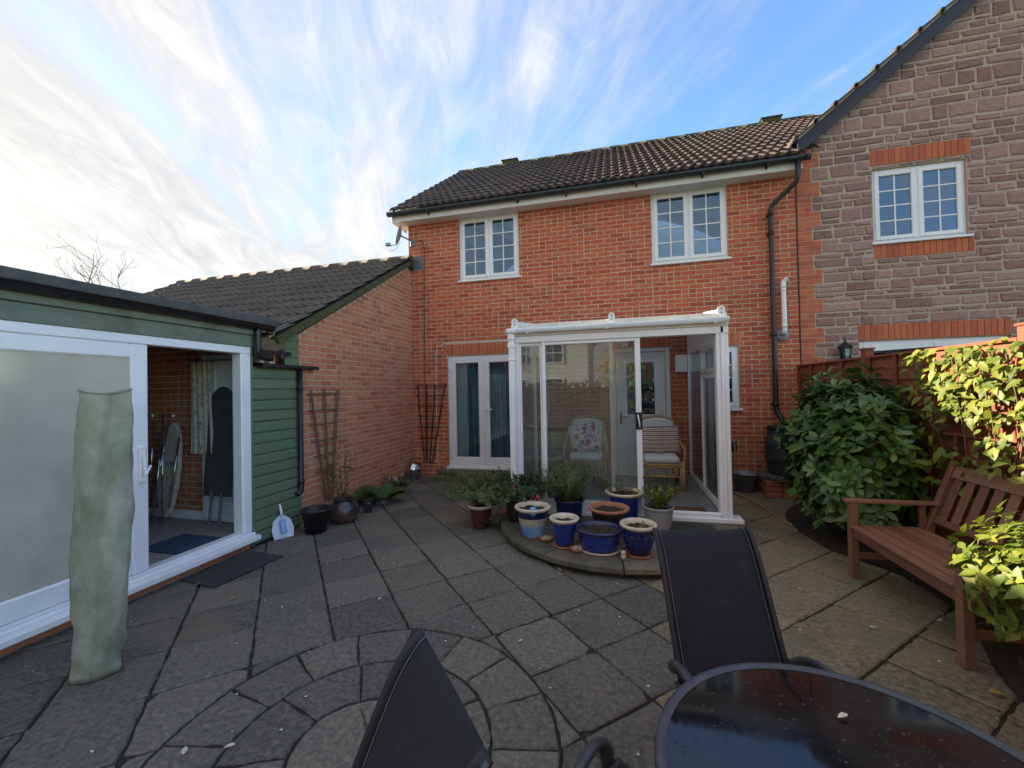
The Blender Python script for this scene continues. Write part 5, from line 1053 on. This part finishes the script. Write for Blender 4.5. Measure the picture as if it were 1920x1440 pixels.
for k in range(800):
    d = rnd_dir(); f = random.uniform(.55, 1.05)*(1+.12*math.sin(d.x*6+d.y*5)); p = bc+Vector((d.x*brr.x, d.y*brr.y, d.z*brr.z))*f
    if p.x > 2.68: continue
    whorl(p, (d+Vector((0, 0, .6))).normalized(), random.randint(4, 6), L, .03, .085)
    if k % 9 == 0: q = p-Vector((2.2, 2.3, 0)); stm.tube([(0, 0, .03), (q.x*.4, q.y*.4, q.z*.55), (q.x, q.y, q.z)], [.01, .006, .003], 5)
stm.build('stems', M['stem'], lb_); foliage(lb_, LEAFM, L, 300, M['leafmid'])
gcv = MB()
for k in range(1500):
    y = random.uniform(1.0, 4.4); x = random.uniform(1.98, 2.66)
    if x < 2.0+max(0, min(.28, (y-2.6)*.25)): continue
    if random.random() < .35 and y > 3.0: continue
    d = Vector((random.uniform(-1, 1), random.uniform(-1, 1), random.uniform(.1, .8))); me = random.choice(LEAFF); gcv.add([v.co for v in me.vertices], [tuple(p_.vertices) for p_ in me.polygons], random.random(), True, orient(Vector((x, y, .035+random.random()*.03)), d, Vector((0, 0, 1)), random.uniform(.03, .06)))
gcv.build('ground_cover', M['leaffuch'], kind='stuff', label='low green ground cover under the bench and bush', category='ground cover')
# ================================================================ WATER BUTT AND CORNER
p = wy(1449, 888, 6.93)
sd_ = thing('butt_stand', 'brick and stone stand under the water butt', 'stand', (2.40, 6.93, 0)); bz = max(.22, p.z)
for k in range(3):
    for j in range(3): m = MB(); m.bbox(-.33+j*.222, -.33+j*.222+.212, -.27, .28, k*.08, k*.08+.07, .004); m.build('brick', M['brick2'], sd_)
m = MB(); m.prism([(.38*math.cos(t), .33*math.sin(t)-.02) for t in [2*math.pi*i/18 for i in range(18)]], .235, .285, bev=.008); m.build('slab', M['step'], sd_)
wb = thing('water_butt', 'dark ribbed plastic water butt under the black downpipe', 'water butt', (2.43, 6.96, .286))
pr = [(.001, 0), (.20, 0), (.215, .02)]
for k in range(20): f = k/19; z = .03+.62*f; r = .215+.035*math.sin(f*math.pi)+(.010 if k in (6, 7, 12, 13) else 0); pr.append((r, z))
pr += [(.22, .665), (.232, .668), (.232, .70), (.22, .705)]; m = MB(); m.lathe(pr, 36); m.build('barrel', M['butt'], wb)
m = MB(); m.lathe([(.001, .70), (.2, .70), (.222, .695), (.236, .69), (.238, .70), (.225, .712), (.001, .722)], 36); m.build('lid', M['black'], wb)
p = gp(1393, 916); t = thing('grey_bucket', 'old grey bucket standing by the brick wall under the tap', 'bucket', (p.x, min(p.y+.1, 7.0), 0)); m = MB(); m.lathe([(.001, .01), (.13, .01), (.17, .26), (.182, .262), (.182, .28), (.165, .28), (.125, .03), (.001, .03)], 28); m.build('body', M['grey'], t); m = MB(); m.tube(smooth_path([(-.175, -.02, .26), (-.16, -.17, .235), (0, -.2, .225), (.16, -.17, .235), (.175, -.02, .26)], 5), .006, 6); m.build('handle', M['black'], t)
tp = thing('garden_tap', 'outdoor tap on the brick wall with yellow hose attached', 'tap', (1.80, HY, .68)); m = MB(); m.tube([(0, 0, 0), (0, -.06, 0), (0, -.08, -.02), (0, -.085, -.05)], .012, 8); m.tube([(0, -.05, 0), (0, -.05, .04)], .01, 8); m.build('spout', M['grey'], tp); m = MB(); m.bar((-.03, -.05, .045), (.03, -.05, .045), .014); m.build('handle', M['grey'], tp); m = MB(); m.bbox(-.05, .05, -.01, -.001, -.12, .05, .003); m.build('backplate', M['wooddark'], tp)
hp = [(1.80, HY-.085, .62), (1.79, HY-.09, .3), (1.78, HY-.14, .08)]+[tuple(gp(x, y, .012)) for x, y in ((1372, 918), (1385, 928), (1415, 942), (1440, 957), (1465, 974), (1490, 985), (1520, 992), (1550, 998))]
m = MB(); m.tube(smooth_path(hp, 6), .0105, 8); tag(m.build('garden_hose', M['hose']), 'yellow garden hose running from the tap along the paving', 'hose')
rc = gp(1455, 930); t = thing('hose_reel', 'green plastic hose reel half hidden by the glossy shrub', 'hose reel', (rc.x, rc.y+.1, 0), R_(20))
for x in (-.06, .06): m = MB(); m.lathe([(.12, -.006), (.135, -.006), (.135, .006), (.12, .006), (.12, -.006)], 24, mx=Matrix.Translation((x, 0, .16)) @ Matrix.Rotation(R_(90), 4, 'Y')); [m.bar((x, 0, .16), (x, .125*math.cos(a), .16+.125*math.sin(a)), .012) for a in (0, 2.09, 4.19)]; m.build('wheel', M['reelgreen'], t)
m = MB(); m.lathe([(.001, -.06), (.06, -.06), (.06, .06), (.001, .06)], 16, mx=Matrix.Translation((0, 0, .16)) @ Matrix.Rotation(R_(90), 4, 'Y')); m.build('drum', M['reelgreen'], t)
m = MB(); m.bar((-.08, -.1, .012), (.08, -.1, .012), .03); m.bar((-.08, .1, .012), (.08, .1, .012), .03); [m.bar((x, 0, .16), (x, y, .01), .02) for x in (-.075, .075) for y in (-.1, .1)]; m.build('stand', M['reelgreen'], t)
m = MB(); m.lathe([(.03, -.05), (.07, -.05), (.085, -.02), (.085, .02), (.07, .05), (.03, .05)], 20, mx=Matrix.Translation((0, 0, .16)) @ Matrix.Rotation(R_(90), 4, 'Y')); m.build('coiled_hose', M['hose'], t)
p = gp(1400, 922); m = MB(); m.bbox(p.x-.05, p.x+.06, p.y-.03, p.y+.04, .0, .065, .006); tag(m.build('loose_brick', M['brick']), 'broken red brick lying before the grey bucket', 'brick')
# ================================================================ THINGS ON THE WALLS
fl = thing('flue_pipe', 'white boiler flue pipe rising on the brick wall', 'flue pipe', (2.545, HY, 0))
m = MB(); m.tube(smooth_path([(0, -.02, 2.41), (0, -.07, 2.43), (.0, -.085, 2.50), (.0, -.085, 2.9), (.0, -.085, 3.17), (.015, -.09, 3.215), (.045, -.11, 3.24)], 4), .034, 14); m.build('pipe', M['white'], fl)
m = MB(); m.tube([(.04, -.105, 3.237), (.058, -.118, 3.247)], .036, 14); m.build('outlet', M['white'], fl); m = MB(); m.tube([(.056, -.117, 3.246), (.0605, -.1205, 3.249)], .024, 14); m.build('outlet_mouth', M['black'], fl)
m = MB(); m.lathe([(.001, 0), (.10, 0), (.097, .015), (.04, .02)], 24, mx=Matrix.Translation((-.01, -.008, 2.395)) @ Matrix.Rotation(R_(90), 4, 'X')); m.build('wall_plate', M['greypot'], fl)
for z in (2.62, 3.08): m = MB(); m.tube([(0, -.085, z-.012), (0, -.085, z+.012)], .039, 14); m.bar((.03, -.085, z), (.05, -.0, z), .02); m.build('bracket', M['white'], fl)
for z in (2.52, 3.14): m = MB(); m.tube([(0, -.085, z-.03), (0, -.085, z+.03)], .038, 14); m.build('collar', M['white'], fl)
ds = thing('satellite_dish', 'small grey satellite dish on the house corner below the eaves', 'satellite dish', (-3.86, HY, 0))
dc = wy(751, 442, 7.0)-Vector((-3.86, HY, 0)); m = MB(); ax = Vector((-.86, -.42, .25)).normalized(); mx = Matrix.Translation(dc) @ ax.to_track_quat('Z', 'Y').to_matrix().to_4x4()
m.lathe([(.001, 0), (.07, .006), (.14, .022), (.19, .042), (.195, .044), (.19, .036), (.14, .014), (.07, -.004), (.001, -.008)], 28, mx=mx, sx=.95); m.build('dish', M['greypot'], ds)
lp = wy(729, 460, 6.86)-Vector((-3.86, HY, 0)); m = MB(); m.tube([tuple(mx @ Vector((0, -.19, .03))), tuple(lp+Vector((.03, .02, 0)))], .008, 6); m.build('arm', M['grey'], ds); m = MB(); m.bar(tuple(lp+Vector((.03, .02, .02))), tuple(lp-Vector((.06, .02, -.01))), .05, .06, bev=.008); m.build('receiver', M['grey'], ds)
m = MB(); m.tube([tuple(dc-ax*.01), (.06, -.1, dc.z-.03), (.1, -.02, dc.z-.06)], .016, 8); m.bbox(.05, .15, -.025, -.001, dc.z-.14, dc.z, .004); m.build('bracket', M['grey'], ds)
m = MB(); m.tube(smooth_path([tuple(lp), tuple(lp+Vector((.03, 0, -.1))), tuple(lp+Vector((.1, .05, -.08))), tuple(dc+Vector((0, 0, -.12)))], 5), .005, 6); m.build('lead', M['grey'], ds)
w3 = lambda x, y: tuple(wy(x, y, HY-.008))
m = MB(); m.tube(smooth_path([w3(783, 450), w3(791, 452), w3(795, 465), w3(796, 520), w3(796, 600), w3(797, 700), w3(799, 860)], 5), .006, 6); tag(m.build('black_cable', M['black']), 'black cable running down the brick wall from the satellite dish', 'cable')
m = MB(); m.tube(smooth_path([w3(953, 639), w3(900, 641), w3(845, 643), w3(826, 648), w3(818, 662), w3(818, 760), w3(821, 858), w3(818, 866), w3(812, 864), w3(809, 856)], 5), .005, 6); tag(m.build('white_cable', M['white']), 'white cable looping over the french doors and down the wall', 'cable')
m = MB(); m.bbox(.955, 1.14, HY-.055, HY-.006, 1.86, 2.14, .006); tag(m.build('meter_box', M['doorwhite']), 'white box on the brick wall inside the conservatory', 'box')
# mats
q0 = [gp(x, y, 0) for x, y in ((372, 1094), (425, 1052), (505, 1040), (470, 1088))]; c = sum(q0, Vector())/4
m = MB(); m.bbox(-.21, .21, -.34, .34, .006, .018, .004); mo = m.build('door_mat', M['matdark'], None, (c.x-.02, c.y, 0)); mo.rotation_euler[2] = R_(-6); tag(mo, 'black rubber door mat outside the garden room', 'mat')
m = MB(); m.bbox(.42, .98, 4.55, 4.88, .101, .113, .003); tag(m.build('door_mat', M['matdark']), 'dark mat on the step outside the conservatory', 'mat')
m = MB(); m.bbox(.42, 1.0, 5.16, 5.40, .139, .152, .003); tag(m.build('door_mat', M['matbrown']), 'brown coir mat inside the conservatory doorway', 'mat')
# ================================================================ CANE CHAIRS IN THE CONSERVATORY
def cane_chair(label, loc):
    t = thing('cane_chair', label, 'armchair', loc, 0, 'cane armchairs in the conservatory'); c_ = M['cane']
    for s in (-1, 1):
        m = MB(); m.tube([(s*.29, -.29, 0), (s*.29, -.29, .42)], .024, 8); m.tube([(s*.255, -.29, 0), (s*.255, -.29, .40)], .015, 8); m.build('front_leg', c_, t)
        m = MB(); m.tube([(s*.27, .32, 0), (s*.27, .30, .42), (s*.25, .40, .95)], .02, 8); m.build('rear_leg', c_, t)
        for k in range(3):
            o = k*.03; m = MB(); m.tube(smooth_path([(s*(.29+.0), -.29-o*.2, .36), (s*(.31+o*.2), -.31+o, .50+o*.3), (s*(.325), -.2+o, .60-o*.2), (s*.325, -.02+o, .60-o*.3), (s*.30, .14+o*.4, .68), (s*.275, .30, .86-o)], 5), .015, 8); m.build('arm', c_, t)
        m = MB(); m.tube([(s*.28, -.28, .36), (s*.27, .3, .36)], .018, 8); m.tube([(s*.28, -.28, .2), (s*.27, .3, .2)], .012, 8); m.build('side_rail', c_, t)
    for z, r in ((.365, .022), (.335, .016), (.205, .015)): m = MB(); m.tube([(-.29, -.29, z), (.29, -.29, z)], r, 8); m.build('front_rail', c_, t)
    for x in (-.2, .2): m = MB(); m.tube([(x, -.29, .205), (x, -.29, .335)], .012, 8); m.build('front_strut', c_, t)
    for k in range(5):
        x = -.17+k*.075; m = MB(); m.tube([(x, -.29, .21), (x+.06, -.29, .27)], .006, 6); m.tube([(x+.075, -.292, .33), (x, -.292, .255)], .006, 6); m.build('lattice', M['rim'], t)
    m = MB(); m.tube(smooth_path([(-.25, .38, .9), (-.2, .405, .98), (0, .42, 1.02), (.2, .405, .98), (.25, .38, .9)], 5), .02, 8); m.build('back_hoop', c_, t)
    m = MB(); m.bbox(-.25, .25, -.29, .27, .375, .49, .04); m.build('seat_cushion', M['cushion'], t)
    m = MB(); pts = [(-.23, .44), (.23, .44), (.245, .9)]+[(.24*math.cos(a), .92+.09*math.sin(a)) for a in [math.pi*k/12 for k in range(1, 12)]]+[(-.245, .9)]; m.prism(pts, -.05, .05, bev=.03, mx=Matrix.Translation((0, .22, 0)) @ Matrix.Translation((0, .0, .44)) @ Matrix.Rotation(R_(90-14), 4, 'X') @ Matrix.Translation((0, -.44, 0))); m.build('back_cushion', M['cushion'], t)
    return t
fr_ = gp(1283, 922, .138); FYc = fr_.y+.29
cane_chair('cane armchair with striped cushions by the open conservatory door', (fr_.x-.29, FYc, .138))
lx = wy(1097, 880, FYc-.29).x; cane_chair('cane armchair with a floral cushion behind the conservatory glass', (lx, FYc, .138))
def cushion(mb, w, h, d, mx):
    n = 10; vs, fs_ = [], []
    for s in (1, -1):
        for i in range(n+1):
            for j in range(n+1):
                u, v = -1+2*i/n, -1+2*j/n; b_ = ((1-u*u)*(1-v*v))**.45; k = 1-.06*(1-abs(u))*(v*v)-.0; vs.append((u*w/2*(1-.05*(1-v*v)*0), v*h/2*k, s*d/2*b_))
    N_ = (n+1)**2
    for i in range(n):
        for j in range(n): a = i*(n+1)+j; fs_ += [(a, a+n+1, a+n+2, a+1), (a+N_, a+1+N_, a+n+2+N_, a+n+1+N_)]
    mb.add(vs, fs_, .5, True, mx)
def stripes():
    m = mat('striped_cloth', [(.66, .58, .50), (.70, .63, .55)], .9, 5, obj=True); nt = m.node_tree; N, L_ = nt.nodes, nt.links; tc = N.new('ShaderNodeTexCoord'); wv = N.new('ShaderNodeTexWave'); wv.bands_direction = 'Z'; wv.inputs['Scale'].default_value = 5.2; wv.inputs['Distortion'].default_value = .8; wv.inputs['Detail'].default_value = 1; L_.new(tc.outputs['Object'], wv.inputs['Vector'])
    r = N.new('ShaderNodeValToRGB'); e = r.color_ramp.elements; e[0].color = (.05, .025, .03, 1); e[0].position = .06; e[1].color = (.66, .57, .48, 1); e[1].position = .16; k = e.new(.75); k.color = (.70, .62, .54, 1); k = e.new(.9); k.color = (.50, .30, .22, 1); L_.new(wv.outputs[0], r.inputs[0]); L_.new(r.outputs[0], N['Principled BSDF'].inputs['Base Color']); return m
SM = stripes()
for dx, dy, rz in ((-.10, .0, -4), (.12, .035, 5)):
    m = MB(); cushion(m, .36, .42, .13, Matrix.Rotation(R_(72), 4, 'X')); o = m.build('striped_cushion', SM, None, (fr_.x-.29+dx, FYc+.06+dy, .138+.49+.20)); o.rotation_euler[2] = R_(rz); tag(o, 'striped cushion in the cane armchair, overlapping the other in front' if dx < 0 else 'striped cushion in the cane armchair, tucked behind the other', 'cushion', 'striped cushions')
m = MB(); cushion(m, .46, .44, .13, Matrix.Rotation(R_(72), 4, 'X') @ Matrix.Rotation(R_(12), 4, 'Z')); tag(m.build('floral_cushion', M['floral'], None, (lx-.02, FYc+.06, .138+.49+.22)), 'white cushion with pink flowers in the cane armchair', 'cushion')
t = thing('corner_stand', 'small dark shelf stand in the conservatory corner', 'stand', (-1.0, 6.9, .138))
for z in (.2, .5, .8): m = MB(); m.bbox(-.13, .13, -.13, .13, z, z+.02, .003); m.build('shelf', M['wooddark'], t)
for x in (-.12, .12):
    for y in (-.12, .12): m = MB(); m.bar((x, y, 0), (x, y, .84), .02); m.build('leg', M['wooddark'], t)
t = thing('plant_stool', 'round cane stool with a potted plant at the conservatory end', 'stool', (-1.0, 6.25, .138)); m = MB(); m.lathe([(.001, .40), (.18, .40), (.19, .42), (.18, .44), (.001, .44)], 24); m.build('top', M['cane'], t)
for k in range(4): a = .8+k*1.57; m = MB(); m.tube([(.14*math.cos(a), .14*math.sin(a), .41), (.16*math.cos(a), .16*math.sin(a), 0)], .014, 8); m.build('leg', M['cane'], t)
b0 = Vector((-1.0, 6.25, .579)); t = thing('strappy_plant', 'strappy green houseplant on the cane stool', 'plant', b0); m = MB(); m.lathe([(.001, 0), (.07, 0), (.09, .13), (.08, .13), (.001, .11)], 18); m.build('pot', M['darkglaze'], t)
L = [orient(b0+Vector((0, 0, .1)), Vector((math.cos(k*.7)*.6, math.sin(k*.7)*.6, random.uniform(.6, 1.4))), Vector((0, 0, 1)), random.uniform(.25, .42)) for k in range(26)]; foliage(t, NARROW, L, 26, M['leafgrey'])
# ================================================================ BARE TREE, LITTER, WORLD BEHIND THE CAMERA
tp_ = wy(262, 545, 21)+Vector((3.4, 0, 0)); bt = thing('bare_tree', 'leafless tree rising beyond the garage roof', 'tree', (tp_.x, 21, -.05)); bm3 = MB(); tw = MB()
def branch(p, d, ln, r, lv):
    pts = [p]; q = p.copy(); dd = d.copy()
    for k in range(4): dd = (dd+rnd_dir()*.22+Vector((0, 0, .06))).normalized(); q = q+dd*ln/4; pts.append(q.copy())
    (bm3 if lv < 3 else tw).tube(pts, [r*(1-.16*k) for k in range(5)], 5, cap=False)
    if lv < 6:
        for k in range(3 if lv < 4 else 2): i = random.choice((2, 3, 4)); branch(pts[i], (dd*.6+rnd_dir()*.85+Vector((0, 0, .35))).normalized(), ln*random.uniform(.55, .75), r*.6, lv+1)
tz = wy(240, 500, 21).z; branch(Vector((0, 0, 0)), Vector((0, 0, 1)), tz*.44, .13, 0); bm3.build('trunk', M['bark'], bt); tw.build('crown', M['bark'], bt)
lit = MB()
for k in range(170):
    x, y = random.uniform(-3.5, 1.9), random.uniform(1.2, 6.6)
    if (Vector((x, y))-SC).length < SR+.05 or (y > 5 and -1.4 < x < 1.4): continue
    a = random.uniform(0, 3.14); w = random.uniform(.004, .011); lit.add([(x+w*math.cos(a+q_), y+w*.7*math.sin(a+q_), .0065+.003*random.random()) for q_ in (0, 1.3, 2.4, 3.5, 4.9)]+[(x, y, .012)], [(0, 1, 5), (1, 2, 5), (2, 3, 5), (3, 4, 5), (4, 0, 5)])
lit.build('petal_litter', M['petalwhite'], kind='stuff', label='pale specks of petals and grit scattered over the slabs', category='litter')
for px, py, s_, c_, lb in ((437, 1121, .07, 'yellowleaf', None), (346, 1408, .06, 'petalwhite', None), (430, 1400, .05, 'rim', None), (976, 1202, .035, 'petalwhite', None), (1050, 1069, .05, 'yellowleaf', None), (372, 1095, .07, 'leafgrey', None), (1638, 1177, .05, 'rim', None), (1762, 1164, .05, 'petalwhite', None), (1870, 1300, .08, 'yellowleaf', None), (712, 1123, .04, 'petalwhite', None), (1580, 1345, .035, 'rim', 't')):
    p = gp(px, py, .722 if lb else .012); a = random.uniform(0, 6.28); m = leaf_unit(s_, s_*.45, .1, .12); m.v = [tuple(Matrix.Rotation(a, 3, 'Z') @ Vector((v[0], v[1]-s_/2, v[2]+.006))) for v in m.v]
    o = m.build('fallen_leaf', M[c_], None, (p.x, p.y, p.z)); tag(o, 'fallen leaf lying on the black glass table' if lb else 'small dry fallen leaf lying on the patio slabs', 'leaf', None if lb else 'fallen leaves on the patio')
def far_house(name, label, x0, x1, y, h, wins, roofcol, rh=2.2, wallm='brick2'):
    t = thing(name, label, 'house', ((x0+x1)/2, y, 0)); hw = (x1-x0)/2; m = MB(); m.box(-hw, hw, -7, 0, -.05, h); m.build('wall', M[wallm], t)
    m = MB(); m.add([(-hw-.2, .3, h-.1), (hw+.2, .3, h-.1), (hw+.2, -3.5, h+rh), (-hw-.2, -3.5, h+rh), (hw+.2, -7.3, h-.1), (-hw-.2, -7.3, h-.1)], [(0, 1, 2, 3), (3, 2, 4, 5), (0, 3, 5), (1, 4, 2)]); m.build('roof', M[roofcol], t)
    for wx_, wz, ww, wh in wins:
        m = MB(); mx = Matrix.Rotation(math.pi, 4, 'Z'); rect_frame(m, wx_-ww/2, wx_+ww/2, wz, wz+wh, -.05, .02, .08); m.box(wx_-.02, wx_+.02, -.04, .02, wz+.08, wz+wh-.08); m.box(wx_-ww/2+.08, wx_+ww/2-.08, -.035, .02, wz+wh*.5-.03, wz+wh*.5+.03); m.v = [tuple(mx @ Vector(v)) for v in m.v]; f = m.build('window', M['white'], t)
        m = MB(); m.box(-wx_-ww/2+.08, -wx_+ww/2-.08, .003, .008, wz+.08, wz+wh-.08); m.build('pane', M['tglass'], f)
    return t
far_house('far_house', 'pale gabled house across the gardens, seen mirrored in the conservatory glass', -7.6, -1.6, -15, 5.0, [(1.4, .9, 1.3, 1.4), (1.4, 3.2, 1.3, 1.3), (-.9, .9, 1.3, 1.4), (-.9, 3.2, 1.3, 1.3)], 'tile2', 2.0, 'cream')
far_house('far_house', 'red brick house across the gardens behind the golden tree', 1.2, 9.5, -18, 5.0, [(-2, .9, 1.3, 1.4), (-2, 3.2, 1.3, 1.3), (2, 3.2, 1.3, 1.3), (2, .9, 1.3, 1.4)], 'tile')
far_house('far_house', 'red brick house across the gardens, leftmost of the row', -18.5, -10.0, -17, 5.0, [(-1.6, .9, 1.3, 1.4), (-1.6, 3.2, 1.3, 1.3), (1.6, 3.2, 1.3, 1.3)], 'tile')
gt_ = thing('golden_tree', 'golden leaved tree across the garden mirrored in the door glass', 'tree', (.4, -7.2, -.05)); m = MB(); m.tube([(0, 0, 0), (.05, 0, 1.2), (0, .05, 2.4)], [.09, .07, .03], 8); m.build('trunk', M['bark'], gt_)
GL = leaf_set('leaf', M['flame'], 1, .5, .2, .08); L = []
for k in range(420): d = rnd_dir(); p = Vector((.4, -7.2, 2.5))+Vector((d.x*1.2, d.y*1.1, d.z*1.0))*random.uniform(.5, 1); whorl(p, d, 4, L, .10, .18)
foliage(gt_, GL, L, 0, M['flame'])
hd = thing('reflection_hedge', 'unseen dark green hedge added behind the viewer to darken the glass reflections', 'hedge', (-1.5, -6.3, 0)); L = []  # unseen hedge, added so the conservatory glass mirrors something dark
for k in range(2600): p = Vector((random.uniform(-8.5, 5.5), -6.3+random.choice((-1, 1))*random.uniform(.2, .4), random.uniform(.02, 1.75))); L.append(orient(p, rnd_dir(), rnd_dir(), random.uniform(.14, .28)))
for k in range(700): L.append(orient(Vector((random.uniform(-8.5, 5.5), random.uniform(-6.7, -5.9), random.uniform(1.65, 1.85))), rnd_dir(), rnd_dir(), random.uniform(.14, .25)))
foliage(hd, LEAFF, L, 0, M['leaffuch']); m = MB(); m.bbox(-7, 7, -.3, .3, 0, 1.65, .1); m.build('inner_twigs', M['wooddark'], hd)
for k in range(0):
    t = thing('rear_fence_panel', 'brown fence panel closing the garden behind the viewer', 'fence panel', (-6.4+k*1.83, -5.2, 0), 0, 'rear fence panels'); m = MB(); m.box(0, 1.81, -.02, .02, 0, 1.75); m.build('boards', M['fence'], t); m = MB(); m.bbox(0, 1.82, -.04, .04, 1.75, 1.79, .004); m.build('capping', M['fence'], t)
